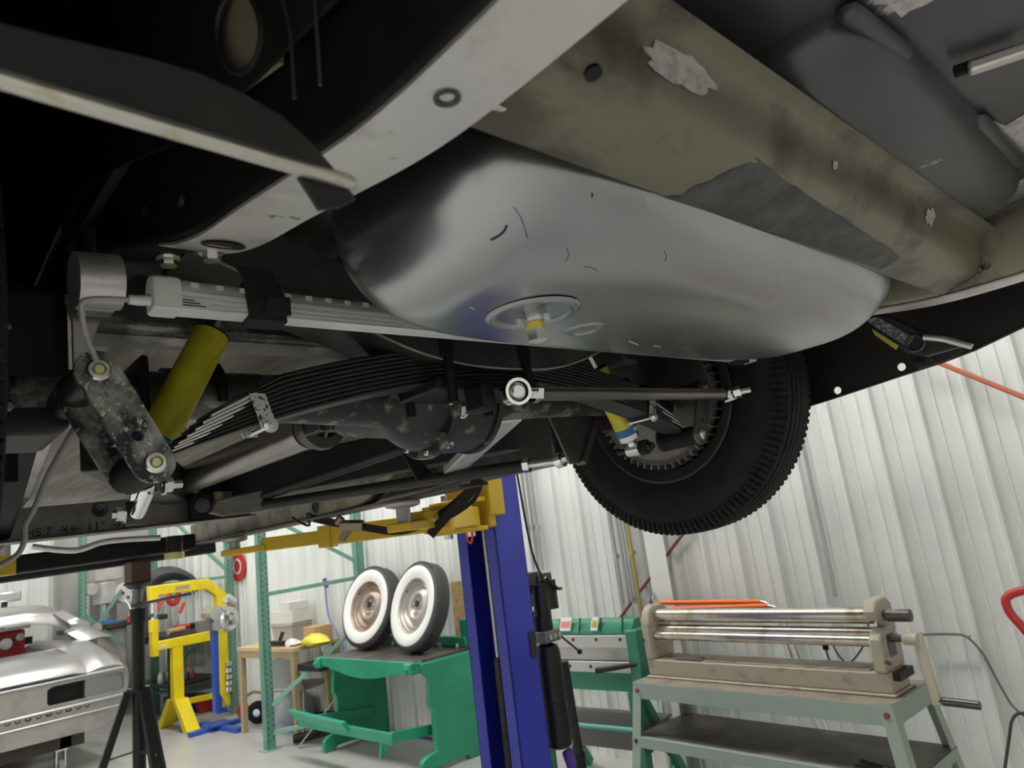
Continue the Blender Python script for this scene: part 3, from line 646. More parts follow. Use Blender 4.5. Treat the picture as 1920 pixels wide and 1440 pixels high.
# left ladder bar seen end-on: clevis and chrome adjusters
la = pv(300, 910, .10)
lb = MB().cyl(pv(282, 905, .08), pv(258, 962, .16), .011, n=18).build('clevis_link', 'chrome', car); lb['label'] = 'short chrome clevis link below the left shackle'
MB().cyl(pv(262, 896, .16), pv(255, 935, .2), .009, n=16).build('link_tube', 'chrome', lb)
MB().bb(pv(286, 818, .06), pv(304, 922, .06)+V((0, .045, 0))).build('clevis_plate', 'dark_steel', lb, bev=.002)
bolt('clevis_nut', pv(304, 910, .07), (1, 0, 0), .011, .014, 'zinc', lb, 1.0)
bolt('clevis_nut', pv(284, 908, .07), (-1, 0, 0), .011, .014, 'zinc', lb, .3)
bolt('clevis_nut', pv(233, 963, .16), (-1, 0, 0), .011, .012, 'zinc', lb, .5)
MB().bb(pv(236, 940, .17), pv(276, 982, .17)+V((0, .01, 0))).build('clevis_foot', 'dark_steel', lb, bev=.002)
mat('marker', (.03, .03, .03), .7)
# --- centre frame: lateral member and X legs
lm = MB().bb((-.62, 1.16, -.088), (.10, 1.22, -.004)).bb((-.62, 1.12, -.092), (.10, 1.22, -.088)).build('frame_crossmember', mat('dull_steel', (.20, .19, .18), .42, .65, (.14, .13, .12), 6), car, bev=.003)
for px in ((187, 956), (0, 0)):
    if px[0]: MB().lathe([(.0001, -.002), (.006, -.003), (.008, -.008), (.016, -.010), (.019, -.006), (.020, .002)], pv(px[0], px[1], 1.16), (0, 1, 0), 20).build('tube_end', 'dark_steel', lm)
q = pv(388, 948, 1.14); MB().bb(q-V((.055, .02, .04)), q+V((.02, 0, .04))).build('mount_pad', 'rubber', lm, bev=.015, seg=3)
bolt('mount_bolt', q+V((-.02, -.02, 0)), (-.2, -1, -.1), .016, .02, 'dark_steel', lm)
MB().cyl(q+V((.025, -.02, -.03)), q+V((.03, -.02, .035)), .016, n=12).build('brass_nut', mat('brass_drab', (.36, .32, .14), .4, .6), lm)
text('|\u2190 11" \u2192|', .034, pv(180, 988, 1.157), (1, 0, 0), (0, 0, 1), 'marker', lm, 'marker_writing', .0004)
text('H5.7 \u2192', .030, pv(88, 997, 1.157), (1, 0, 0), (0, 0, 1), 'marker', lm, 'marker_writing', .0004)
def beam(p0, p1, w0, w1, th, name, M, par, bev=.004):
    p0 = V(p0); p1 = V(p1); d = (p1-p0).normalized(); n = V((d.y, -d.x, 0))*th/2
    return MB().loft([[V((p.x+n.x*s, p.y+n.y*s, h)) for s, h in ((-1, w0), (1, w0), (1, w1), (-1, w1))] for p in (p0, p1)]).build(name, M, par, bev=bev)
xl = beam((.02, 1.30, 0), (.47, .30, 0), -.045, .07, .07, 'frame_x_leg', 'satin_dark', car)
beam((-.10, 1.55, 0), (.02, 1.30, 0), -.047, .06, .075, 'x_leg_end', 'raw_steel', xl)
beam((-.06, 1.3, 0), (-.50, .34, 0), -.03, .07, .07, 'frame_x_leg', 'satin_dark', car)
a = pw(955, 782, -.02); b = pw(850, 880, -.075); MB().bar(a, b, .055, .02, (0, 0, 1)).build('diagonal_brace', 'rail_steel', car, bev=.003)
# rail lower lip on the right, spare tread of the far front tyre visible through
MB().bb((.50, .60, -.108), (.62, 2.9, -.098)).build('rail_flange', 'dark_steel', rr, bev=.002)
for v in (.75, 1.55):
    MB().lathe([(.0001, .001), (.022, .001), (.024, -.002), (.027, 0)], (.523, v, -.055), (1, 0, 0), 24).build('rail_hole', 'black_satin', rr)
# far front underbody
nz = MB().bb((-.75, 2.55, -.135), (.40, 2.75, -.06)).build('front_crossmember', 'black_paint', car, bev=.01)
MB().bb((-.93, 2.9, -.16), (.62, 3.0, -.09)).build('front_valance', 'panel_black', car, bev=.01)
MB().tube(smooth_path([pv(60, 1025, 2.3), pv(140, 1032, 2.3), pv(200, 1015, 2.3), pv(300, 1008, 2.3)], 5), .012, 8).build('brake_line_loom', 'rail_steel', nz)
MB().cyl(pv(327, 1005, 2.4), pv(327, 1042, 2.4), .035, n=20).build('jack_cup', 'hydro_black', nz)
MB().cyl(pv(327, 1036, 2.4), pv(327, 1048, 2.4), .042, n=20).build('yellow_foot', 'brass_zinc', nz)
# front left rail descending towards the sill
MB().prism([pu(x, y, -.50) for x, y in ((118, 690), (128, 760), (62, 930), (20, 985), (-30, 985), (-20, 930), (40, 780), (62, 700))], (-.05, 0, 0)).build('rail_drop', 'raw_steel', car, bev=.006)
# ================================================================== light bar strapped under the car
def rt(x, y, t): return CAM + ray(x, y)*t
def C2R(p): return CO + CM.transposed() @ V(p)
lb_ = bpy.data.objects.new('light_bar', None); COL.objects.link(lb_); lb_.matrix_world = cmx.copy()
tag(lb_, 'long silver aluminium work light bar strapped across under the car', 'light bar')
vb, u0, u1 = -.30, -.585, .672
pr = [(-.013, -.019), (.012, -.020), (.014, .004), (-.013, .0), (-.013, -.0035), (-.0115, -.0045), (-.013, -.0055), (-.013, -.0095), (-.0115, -.0105), (-.013, -.0115), (-.013, -.0150), (-.0115, -.016), (-.013, -.017)]
MB().loft([[V((u, vb+a, .066+b)) for a, b in pr] for u in (u0, u1)]).build('bar_body', 'alu', lb_, sm=30)
MB().loft([[V((u, vb+a, .066+b)) for a, b in ((-.012, .0), (-.0125, .006), (-.009, .013), (-.003, .017), (.006, .017), (.012, .010), (.013, .003))] for u in (u0, u1)]).build('diffuser', 'plastic_clear', lb_, sm=40)
chip = None
for i in range(46):
    u = u0+.03+i*.0265
    if chip is None: chip = MB().bb((-.004, -.0015, -.0025), (.004, .001, .0025)).build('light_chip', mat('chip', (.62, .63, .58), .4), lb_, sm=0); q = chip
    else: q = chip.copy(); COL.objects.link(q)
    q.parent = lb_; q.location = (u, vb-.0125, .0745)
for u, s in ((u0, -1), (u1, 1)):
    MB().loft([[V((u+x, vb+a*k, .066+b*k)) for a, b in ((-.015, -.021), (.014, -.022), (.016, .006), (.008, .019), (-.004, .019), (-.012, .014), (-.015, .006))] for x, k in ((-s*.016, 1), (s*.008, 1), (s*.012, .92))]).build('end_cap', 'plastic_white', lb_, sm=30, bev=.001)
MB().bb((u0+.006, vb-.0142, .047), (u0+.045, vb-.0132, .0595)).build('maker_label', mat('label_white', (.62, .62, .6), .5), lb_, sm=0)
for k in range(3): MB().bb((u0+.012, vb-.0146, .0500+k*.003), (u0+.040-.006*k, vb-.0142, .0512+k*.003)).build('label_print', 'black_satin', lb_, sm=0)
MB().tube([V((u0-.010, vb, .058)), V((u0-.022, vb, .056)), V((u0-.032, vb, .056))], [.006, .0055, .005], 12).build('plug', 'plastic_white', lb_)
pth = [V((u0-.030, vb, .056)), pv(162, 562, -.29), pv(154, 590, -.27), pv(162, 630, -.25), pv(176, 665, -.23), pv(186, 700, -.12), pv(168, 760, -.09), pv(138, 805, -.09), pv(112, 850, -.09), pv(88, 895, -.09), pv(66, 950, -.09), pv(47, 985, -.09), pv(46, 1012, -.09), pv(34, 1038, -.09), pv(5, 1058, -.09), pv(-40, 1075, -.09)]
MB().tube(smooth_path(pth, 6), .0030, 8).build('power_cord', mat('cord_grey', (.36, .36, .35), .45), lb_)
def velcro(uc, label):
    root = MB(); rings = []
    for k in range(9):
        t = k/8; u = uc-.020+.045*t
        rings.append([V((u+.004*math.sin(i), vb+a*(1+.04*math.sin(3*t+i)), .066+b)) for i, (a, b) in enumerate(((-.016, -.026), (.017, -.026), (.020, .008), (.008, .024), (-.008, .024), (-.018, .008)))])
    o = root.loft(rings).build('hook_strap', 'velcro', None, sm=50, bev=.002); o.matrix_world = cmx.copy()
    tag(o, label, 'strap', 'hook and loop straps')
    MB().prism([V((uc-.030, vb-.012, .105)), V((uc+.012, vb-.012, .103)), V((uc+.022, vb-.017, .068)), V((uc-.016, vb-.018, .068))], (0, .004, 0)).build('strap_tail', 'velcro', o, sm=0, bev=.001)
    MB().prism([V((uc-.005, vb-.020, .046)), V((uc+.028, vb-.020, .048)), V((uc+.028, vb-.022, .070)), V((uc-.001, vb-.022, .068))], (0, .003, 0)).build('strap_fold', 'velcro', o, sm=0, bev=.001)
    return o
velcro(-.478, 'black hook and loop strap holding the light bar near its white end cap')
velcro(.620, 'black hook and loop strap holding the light bar end beside the hanging tire')
# ================================================================== two-post lift
FYc = 2.2
xa = ry(955, 1230, FYc).x; xb = ry(1010, 1230, FYc).x; yb = rx(880, 1230, xa).y
lift = thing('two_post_lift', 'blue two-post car lift column with yellow swing arms under the car', 'car lift', ((xa+xb)/2, (FYc+yb)/2, 0))
lo = V(lift.location)
def L(p): return V(p)-lo
T = .010; HC = 3.5
colm = MB().bb(L((xa, FYc, 0)), L((xb, FYc+T, HC))).bb(L((xa, yb-T, 0)), L((xb, yb, HC))).bb(L((xb-T, FYc, 0)), L((xb, yb, HC)))
colm.bb(L((xa, FYc, 0)), L((xa+T, FYc+.062, HC))).bb(L((xa, yb-.062, 0)), L((xa+T, yb, HC))).bb(L((xa+.035, FYc+.055, 0)), L((xa+.035+T, FYc+.075, HC)))
colm.build('column', 'lift_blue', lift, sm=0, bev=.004)
MB().bb(L((xa-.1, FYc-.08, 0)), L((xb+.12, yb+.08, .02))).build('base_plate', 'lift_blue', lift, bev=.004)
yc = (FYc+yb)/2
MB().cyl(L((xa+.06, yc+.0, .1)), L((xa+.06, yc, 1.02)), .026, n=20).build('hydraulic_cylinder', 'hydro_black', lift)
MB().cyl(L((xa+.06, yc, 1.02)), L((xa+.06, yc, 1.75)), .013, n=14).build('piston_rod', mat('rod_grey', (.40, .40, .39), .3, .8), lift)
p = ry(1002, 1228, FYc-.004); MB().bb(L((xb-.055, FYc-.006, 1.0)), L((xb-.008, FYc, 1.115))).build('switch_cover', mat('cover_dark', (.02, .021, .03), .5), lift, bev=.004)
# carriage
cz0 = 1.60
cg = MB().bb(L((xa-.045, FYc-.02, cz0)), L((xa+.0, yb+.01, 1.86))).bb(L((xa-.045, FYc-.030, cz0+.05)), L((xa+.06, FYc-.012, 1.86))).build('carriage', 'lift_yellow', lift, bev=.012, seg=3)
MB().bb(L((xa-.16, FYc-.01, cz0-.01)), L((xa-.045, yb, cz0+.012))).build('pivot_plate', 'lift_yellow', cg, bev=.004)
MB().bb(L((xa-.16, FYc-.01, cz0+.118)), L((xa-.045, yb, cz0+.14))).build('pivot_plate', 'lift_yellow', cg, bev=.004)
MB().cyl(L((xa-.10, FYc+.05, cz0-.03)), L((xa-.10, FYc+.05, cz0+.17)), .02).cyl(L((xa-.10, yb-.05, cz0-.03)), L((xa-.10, yb-.05, cz0+.17)), .02).build('pivot_pin', 'zinc', cg)
q = rx(880, 1000, xa-.11); rr0 = (q-lo)
MB().tube([rr0+V((.0, .018*math.sin(t), .042*math.cos(t)+.0)) for t in [2*math.pi*i/18 for i in range(18)]], .0055, 8, loop=True).build('release_loop', 'red_plastic', lift)
MB().cyl(rr0+V((0, 0, .042)), rr0+V((0, 0, .075)), .004).build('release_cable', 'zinc', lift)
def arm(p0, p1, pad, name, w=.095, h=.085):
    p0 = V(p0); p1 = V(p1)
    a = MB().bar(L(p0), L(p0.lerp(p1, .56)), w, h).build(name, 'lift_yellow', lift, bev=.005)
    MB().bar(L(p0.lerp(p1, .53)), L(p0.lerp(p1, .585)), w+.014, h+.016).build('arm_collar', 'lift_yellow', a, bev=.003)
    MB().bar(L(p0.lerp(p1, .58)), L(p0.lerp(p1, .86)), w*.72, h*.72).build('inner_arm', 'lift_yellow', a, bev=.004)
    d = (p1-p0).normalized()
    MB().bar(L(p0.lerp(p1, .84)+V((0, 0, -.012))), L(p1+d*.05+V((0, 0, -.018))), w*.9, .028).build('arm_foot', 'lift_yellow', a, bev=.004)
    MB().cyl(L(p1+V((0, 0, -.005))), L((p1.x, p1.y, pad-.018)), .024, n=16).build('pad_post', 'pad_steel', a)
    MB().lathe([(.0001, .018), (.058, .018), (.060, .012), (.056, .002), (.03, -.004), (.0001, -.004)], L((p1.x, p1.y, pad-.018)), (0, 0, 1), 28).build('lift_pad', 'pad_steel', a)
    return a
padz = C2R((.51, 2.35, -.112)).z
P1 = C2R((.51, 2.36, -.112)); P2 = C2R((.51, .92, -.112))
arm((xa-.10, yb-.06, 1.655), (P1.x, P1.y, 1.655), P1.z, 'swing_arm')
arm((xa-.10, FYc+.05, 1.655), (P2.x, P2.y, 1.640), P2.z, 'swing_arm')
# power unit
ux = ry(1036, 1300, 2.34).x; uy = 2.34
pwu = MB().lathe([(.0001, .535), (.055, .535), (.064, .545), (.065, .60), (.065, .90), (.063, .97), (.055, 1.0), (.03, 1.012), (.0001, 1.012)], L((ux, uy, 0)), (0, 0, 1), 36).build('power_unit', 'hydro_black', lift); pwu['label'] = 'black cylindrical hydraulic power unit on the post'
MB().cyl(L((ux, uy, .755)), L((ux, uy, .762)), .0662, n=36).build('tank_seam', 'cover_dark', pwu)
MB().bb(L((ux-.07, uy-.06, 1.02)), L((ux+.05, uy+.05, 1.075))).build('valve_block', mat('block_grey', (.20, .20, .19), .4, .7), pwu, bev=.004)
for k in range(3): MB().cyl(L((ux-.045+.035*k, uy-.06, 1.047)), L((ux-.045+.035*k, uy-.075, 1.047)), .012, n=14).build('valve_cap', 'zinc', pwu)
MB().cyl(L((ux-.01, uy, 1.075)), L((ux-.01, uy, 1.17)), .052, n=28).build('motor', 'hydro_black', pwu)
MB().cyl(L((ux-.045, uy-.04, 1.15)), L((ux-.045, uy-.04, 1.30)), .042, n=24).cyl(L((ux+.035, uy-.03, 1.17)), L((ux+.035, uy-.03, 1.31)), .042, n=24).build('capacitor_can', 'hydro_black', pwu)
MB().bb(L((ux-.02, uy-.02, 1.19)), L((ux+.09, uy+.09, 1.345))).bb(L((ux-.09, uy-.01, 1.26)), L((ux-.0, uy+.07, 1.36))).build('switch_box', mat('box_dark', (.05, .05, .052), .5), pwu, bev=.005)
MB().cyl(L((ux+.03, uy-.06, 1.05)), L((ux+.085, uy-.13, .96)), .005, n=8).build('release_lever', 'satin_dark', pwu)
MB().lathe([(.0001, -.014), (.010, -.010), (.014, 0), (.010, .010), (.0001, .014)], L((ux+.088, uy-.134, .955)), (0, 0, 1), 16).build('lever_knob', 'hydro_black', pwu)
MB().tube(smooth_path([L((ux-.02, uy-.07, 1.30)), L((ux-.09, uy-.10, 1.34)), L((ux-.12, uy-.08, 1.5)), L((ux-.12, uy-.05, 1.9))], 6), .006, 8).build('power_cord', 'hydro_black', pwu)
MB().tube(smooth_path([L((ux-.05, uy-.09, 1.33)), L((ux+.02, uy-.10, 1.27)), L((ux+.09, uy-.07, 1.26))], 6), .008, 8).build('power_cord', 'hydro_black', pwu)
# stub of the opposite arm reaching in from the left of the picture
P3 = C2R((-.51, 1.60, -.112)); q = rt(10, 1030, 2.45)
oa = thing('lift_arm', 'end of a second yellow lift arm with steel pad at the left edge', 'lift arm', (q.x, q.y, 0))
oo = V(oa.location)
e0 = rt(14, 1060, 2.45)-oo; e1 = rt(-420, 1120, 2.45)-oo
MB().bar(e0, e1, .09, .07).build('arm_tube', 'lift_yellow', oa, bev=.004)
MB().cyl(rt(6, 1042, 2.45)-oo, rt(6, 1003, 2.45)-oo, .022, n=16).build('pad_post', 'pad_steel', oa)
MB().cyl(rt(8, 1005, 2.45)-oo, rt(8, 990, 2.45)-oo, .075, .085, n=28).build('lift_pad', 'pad_steel', oa)
# ================================================================== ratchet strap lying over the arm
rs = thing('ratchet_strap', 'black ratchet strap draped over the yellow lift arm', 'strap', rt(650, 985, 2.75))
ro = V(rs.location)
def web(pts, wd, name, par):
    P = smooth_path([rt(*p)-ro for p in pts], 6); mb = MB(); rings = []
    up = UP
    for i, p in enumerate(P):
        d = (P[min(i+1, len(P)-1)]-P[max(i-1, 0)]).normalized(); n = d.cross(FW).normalized()
        rings.append([p-n*wd/2, p+n*wd/2, p+n*wd/2+FW*.003, p-n*wd/2+FW*.003])
    return mb.loft(rings).build(name, 'webbing', par, sm=50)
web([(588, 972, 2.78), (625, 980, 2.76), (680, 988, 2.72), (740, 996, 2.68), (790, 985, 2.62), (830, 962, 2.55), (870, 930, 2.48), (900, 898, 2.42)], .030, 'webbing', rs)
web([(895, 896, 2.42), (880, 925, 2.44), (850, 955, 2.47), (822, 985, 2.5), (806, 1004, 2.5)], .034, 'webbing_tail', rs)
web([(905, 900, 2.43), (890, 935, 2.46), (862, 958, 2.47), (838, 972, 2.48)], .016, 'webbing_loop', rs)
a = rt(660, 985, 2.72)-ro; MB().box(a, (.09, .05, .035), Matrix((RT, FW, UP)).transposed()).build('ratchet_frame', 'ratchet', rs, bev=.005)
MB().bar(a, rt(640, 1014, 2.72)-ro, .035, .02).build('ratchet_handle', 'ratchet', rs, bev=.004)
MB().cyl(rt(632, 982, 2.71)-ro, rt(640, 970, 2.71)-ro, .016).build('ratchet_spool', 'ratchet', rs)
MB().tube(smooth_path([rt(590, 971, 2.78)-ro, rt(575, 963, 2.78)-ro, rt(580, 985, 2.78)-ro, rt(560, 978, 2.78)-ro, rt(548, 970, 2.78)-ro], 6), .005, 8).build('wire_hook', 'hydro_black', rs)
# ================================================================== tall tripod stand and its wooden block
sp_ = V((1.405, 3.70, 0))
sd = thing('tripod_stand', 'tall black tripod support stand under the front of the car', 'stand', sp_)
MB().cyl((0, 0, .10), (0, 0, 1.40), .028, n=24).build('post', 'black_satin', sd)
MB().cyl((0, 0, 1.37), (0, 0, 1.435), .036, n=24).build('collar', 'black_satin', sd)
MB().cyl((0, 0, 1.43), (0, 0, 1.53), .017, n=18).build('screw', mat('screw_grey', (.16, .16, .16), .4, .6), sd)
MB().cyl((-.03, 0, 1.45), (.20, -.13, 1.47), .0075, n=10).build('turn_handle', 'screw_grey', sd)
MB().lathe([(.0001, 1.525), (.03, 1.525), (.055, 1.545), (.062, 1.548), (.062, 1.556), (.0001, 1.556)], (0, 0, 0), (0, 0, 1), 24).build('saddle', 'satin_dark', sd)
MB().lathe([(.028, 1.06), (.05, 1.06), (.05, 1.075), (.028, 1.075)], (0, 0, 0), (0, 0, 1), 24).build('leg_ring', 'black_satin', sd)
for k in range(3):
    t = HEAD+math.pi+(-.95, .95, math.pi)[k]; d = V((math.cos(t), math.sin(t), 0))
    lg = MB().bar(d*.045+V((0, 0, 1.065)), d*.40+V((0, 0, .02)), .046, .030, d).build('leg', 'black_satin', sd, bev=.001)
    MB().bar(d*.02+V((0, 0, .80)), d*.14+V((0, 0, .79)), .022, .005, (0, 0, 1)).build('leg_brace', 'satin_dark', sd)
    bolt('leg_bolt', d*.14+V((0, 0, .79)), d, .010, .012, 'screw_grey', sd)
    MB().bb(d*.40-V((.035, .035, 0)), d*.40+V((.035, .035, .010))).build('foot', 'black_satin', sd)
bz = 1.556; tz = C2R((CM @ (V((1.405, 3.7, 1.66))-CO)).xyz).z
tag(MB().bb((sp_.x-.045, sp_.y-.045, bz), (sp_.x+.045, sp_.y+.045, bz+.098)).build('wood_block', mat('dark_wood', (.085, .050, .030), .6, 0, (.12, .07, .045), 6, st=(1, 1, 9)), bev=.003), 'dark brown wooden block between the tripod stand and the car', 'block')
# ================================================================== right side: slip roll on its bench
def proj(P):
    v = V(P)-CAM; t = v.dot(FW); return (960+FPX*v.dot(RT)/t, 720-FPX*v.dot(UP)/t, t)
def solve(p0, e, px):
    lo_, hi_ = -.5, 4.0
    f = lambda s: proj(V(p0)+V(e)*s)[0]-px
    for _ in range(50):
        m_ = (lo_+hi_)/2
        if f(lo_)*f(m_) <= 0: hi_ = m_
        else: lo_ = m_
    return lo_
mat('bench_green', (.33, .40, .35), .5, .1, (.42, .36, .25), 16, .60, .70, c3=(.25, .13, .06), s3=40, lo3=.70, hi3=.74)
mat('bench_top', (.36, .31, .25), .5, .3, (.22, .19, .15), 6)
mat('shelf_dark', (.12, .11, .10), .5, .3, (.24, .21, .18), 4)
mat('tan_cast', (.40, .36, .28), .5, .05, (.30, .26, .20), 14, .55, .68)
mat('roll_steel', (.56, .52, .46), .26, .92, (.36, .30, .22), 5, .5, .68, st=(3, .6, 1))
yaw = math.radians(-98.0); e1 = V((math.cos(yaw), math.sin(yaw), 0)); e2 = V((-e1.y, e1.x, 0))
bz_ = .69; b0 = rz(1186, 1278, bz_); b0.z = 0
LB = solve(b0+V((0, 0, bz_)), e1, 1672); DB = .43
bench = thing('work_bench', 'pale green steel stand with a lower shelf below the slip roll', 'bench', b0, yaw)
MB().bb((0, 0, bz_-.004), (LB, DB, bz_)).build('top_sheet', 'bench_top', bench, bev=.001)
for nm, a, b in (('top_rail', (0, -.002, bz_-.085), (LB, .004, bz_-.003)), ('top_rail', (0, DB-.004, bz_-.085), (LB, DB+.002, bz_-.003)), ('end_rail', (LB-.004, 0, bz_-.085), (LB+.002, DB, bz_-.003)), ('end_rail', (-.002, 0, bz_-.085), (.004, DB, bz_-.003))):
    MB().bb(a, b).build(nm, 'bench_green', bench, bev=.001)
sz = .415; ex = .035
MB().bb((-ex, -ex, sz-.004), (LB+ex, DB+ex, sz)).build('lower_shelf', 'shelf_dark', bench, bev=.001)
MB().bb((-ex, -ex, sz-.05), (LB+ex, -ex+.035, sz+.001)).build('shelf_rail', 'bench_green', bench, bev=.001)
for s in (-ex, LB+ex-.004): MB().bb((s, -ex, sz-.05), (s+.004, DB+ex, sz)).build('shelf_rail', 'bench_green', bench, bev=.001)
for sx_ in (0, 1):
    for sy in (0, 1):
        t = V((LB*sx_, DB*sy, bz_-.01)); f = V((LB*sx_+(.085 if sx_ else -.085), DB*sy+(.075 if sy else -.075), 0))
        ix = -1 if sx_ else 1; iy = -1 if sy else 1
        MB().loft([[p+V((0, 0, 0)), p+V((ix*.055, 0, 0)), p+V((ix*.055, iy*.005, 0)), p+V((ix*.005, iy*.005, 0)), p+V((ix*.005, iy*.055, 0)), p+V((0, iy*.055, 0))] for p in (f, t)]).build('leg', 'bench_green', bench, sm=20)
        bolt('leg_bolt', t+V((ix*.028, -.002 if not sy else .002, -.035)), (0, -1 if not sy else 1, 0), .011, .008, 'rust_red', bench, .2)
        bolt('leg_bolt', t.lerp(f, .42)+V((ix*.028, -.002 if not sy else .002, 0)), (0, -1 if not sy else 1, 0), .009, .008, 'dark_steel', bench, .2)
# slip roll
def atb(s, d, z): return V((s, d, z))
roll = thing('slip_roll', 'tan hand-cranked slip roll with three steel rolls on the bench', 'slip roll', b0+V((0, 0, bz_)), yaw)
S0 = .03; S1 = LB-.06
MB().bb((S0-.01, .10, 0), (S1+.04, .33, .012)).bb((S0, .115, .012), (S1+.03, .30, .095)).build('base_channel', 'tan_cast', roll, bev=.006)
MB().bb((S0+.08, .13, .094), (S1-.06, .285, .099)).build('base_top', 'bench_top', roll)
def end_frame(s, w_, gap):
    o = MB().prism([V((s, .11, .095)), V((s, .31, .095)), V((s, .32, .26)), V((s, .30, .355)), V((s, .25, .378)), V((s, .17, .378)), V((s, .13, .35)), V((s, .105, .26))], (w_, 0, 0)).build('end_frame', 'tan_cast', roll, bev=.008)
    MB().bb((s-.004, .13, .15), (s+w_+.004, .17, .155)).build('adjuster_slot', 'shelf_dark', roll)
    return o
end_frame(S0, .05, 0); 
ef = MB().prism([V((S1-.03, .105, .095)), V((S1-.03, .31, .095)), V((S1-.03, .32, .21)), V((S1-.03, .26, .270)), V((S1-.03, .16, .270)), V((S1-.03, .11, .23))], (.055, 0, 0)).build('end_frame', 'tan_cast', roll, bev=.01)
MB().prism([V((S1-.03, .13, .305)), V((S1-.03, .30, .305)), V((S1-.03, .30, .36)), V((S1-.03, .25, .395)), V((S1-.03, .15, .388)), V((S1-.03, .12, .345))], (.055, 0, 0)).build('bearing_cap', 'tan_cast', roll, bev=.008)
MB().bb((S1-.025, .22, .24), (S1+.02, .31, .33)).build('gate_arm', 'tan_cast', roll, bev=.006)
MB().bb((S1+.028, .17, .15), (S1+.0285, .24, .24)).build('frame_window', 'shelf_dark', roll)
MB().bb((S1-.01, .14, .06), (S1+.06, .29, .094)).build('frame_foot', 'black_satin', roll)
MB().cyl((S0+.045, .20, .318), (S1-.03, .20, .318), .036, n=32).build('upper_roll', 'roll_steel', roll)
MB().cyl((S0+.03, .20, .240), (S1-.03, .20, .240), .030, n=32).build('lower_roll', 'roll_steel', roll)
MB().cyl((S0+.02, .155, .218), (S1-.03, .155, .218), .024, n=32).build('rear_roll', 'roll_steel', roll)
MB().cyl((S1+.025, .20, .318), (S1+.045, .20, .318), .022, n=20).cyl((S1+.04, .20, .318), (S1+.135, .20, .318), .026, n=24).build('roll_shaft', 'mottled_steel', roll)
MB().cyl((S1+.02, .19, .225), (S1+.11, .19, .225), .015, n=18).build('crank_shaft', 'mottled_steel', roll)
cr = MB().cyl((S1+.085, .19, .225), (S1+.15, .19, .225), .026, n=20).bar((S1+.145, .19, .255), (S1+.168, .175, -.035), .020, .042, (1, 0, 0)).build('crank', mat('crank_cream', (.52, .49, .38), .45), roll, bev=.006)
MB().cyl((S1+.175, .175, -.015), (S1+.195, .175, -.015), .010, n=14).cyl((S1+.19, .175, -.015), (S1+.325, .175, -.02), .017, n=20).build('crank_grip', mat('grip_dark', (.10, .10, .10), .25, .7), roll, bev=.003)
for s, h in ((S0-.012, .20), (S1+.026, .14)): MB().cyl((s, .12, h), (s+.02, .10, h), .008, n=10).build('adjuster_screw', 'dark_steel', roll)
MB().cyl((S0+.02, .21, .375), (S0+.02, .21, .405), .006, n=10).build('top_screw', 'dark_steel', roll)
MB().tube([V((S0-.02+.012*math.cos(k*.9), .25+.012*math.sin(k*.9), .15+k*.0035)) for k in range(70)], .0025, 6).build('coil_spring', 'dark_steel', roll)
rg = MB(); rings = []
for i in range(9):
    t = i/8; rings.append([b0+V((0, 0, bz_+.0995+.006*math.sin(5*t+k)*(k % 2)))+e1*(.22+.16*t)+e2*(.125+.045*k/3*(.6+.4*t)) for k in range(4)])
tag(rg.loft([[p for p in r]+[p+V((0, 0, .006)) for p in reversed(r)] for r in rings]).build('shop_rag', mat('rag', (.17, .09, .10), .9)), 'crumpled dull maroon rag on the slip roll base', 'rag')
pl = thing('pliers', 'pair of dark pliers lying on the lower bench shelf', 'pliers', b0+e1*(LB-.10)+e2*.05+V((0, 0, sz+.012)), yaw)
MB().tube(smooth_path([(0, 0, 0), (-.05, .01, 0), (-.12, .035, 0)], 5), .007, 8).build('handle', 'satin_dark', pl); MB().tube(smooth_path([(0, 0, 0), (-.05, -.012, 0), (-.12, -.03, 0)], 5), .007, 8).build('handle', 'satin_dark', pl)
MB().cyl((0, 0, -.008), (0, 0, .008), .013).bar((0, 0, 0), (.06, 0, 0), .014, .010).build('jaw', 'dark_steel', pl)
# orange topped folding tube frame behind the rolls
fr = thing('folding_frame', 'orange capped chrome tube folding frame behind the slip roll', 'frame', (4.0, 1.9, 0))
fo = V(fr.location)
for k, (ya, yb_, zz) in enumerate(((rx(1235, 1130, 4.0), rx(1425, 1128, 4.0), 0), (rx(1235, 1143, 3.93), rx(1440, 1136, 3.93), 1))):
    MB().tube(smooth_path([V((ya.x, ya.y, ya.z))-fo, (ya.lerp(yb_, .5))-fo, yb_-fo], 4), .014, 10).build('orange_bar', mat('orange', (.86, .17, .03), .4), fr)
    q = yb_-fo; MB().tube(smooth_path([q, q+V((0, -.05, -.02)), q+V((0, -.09, -.10)), q+V((.0, -.16, -.5)), V((q.x, q.y-.26, .01))], 5), .010, 10).build('chrome_leg', 'zinc', fr)
    q = ya-fo; MB().tube(smooth_path([q, q+V((0, .04, -.03)), V((q.x, q.y+.1, .01))], 5), .010, 10).build('chrome_leg', 'zinc', fr)
# red bent handle at the picture's right edge
rh = thing('hand_truck', 'red bent tube handle of a hand truck by the white wall', 'hand truck', (3.95, .45, 0))
ho = V(rh.location)
MB().tube(smooth_path([rx(1990, 1092, 3.9)-ho, rx(1915, 1108, 3.9)-ho, rx(1890, 1118, 3.9)-ho, rx(1886, 1130, 3.9)-ho, rx(1896, 1152, 3.9)-ho, rx(1925, 1185, 3.9)-ho, rx(2000, 1280, 3.9)-ho, V((-.05, -.3, .1))], 6), .019, 12).build('handle', mat('red_paint', (.50, .03, .03), .35), rh)
MB().bb((-.22, -.75, 0), (.0, -.15, .02)).build('toe_plate', 'red_paint', rh)
for s in (-.7, -.2): MB().cyl((.08, s, .1), (.08, s+.05, .1), .1, n=24).build('truck_wheel', 'rubber', rh)
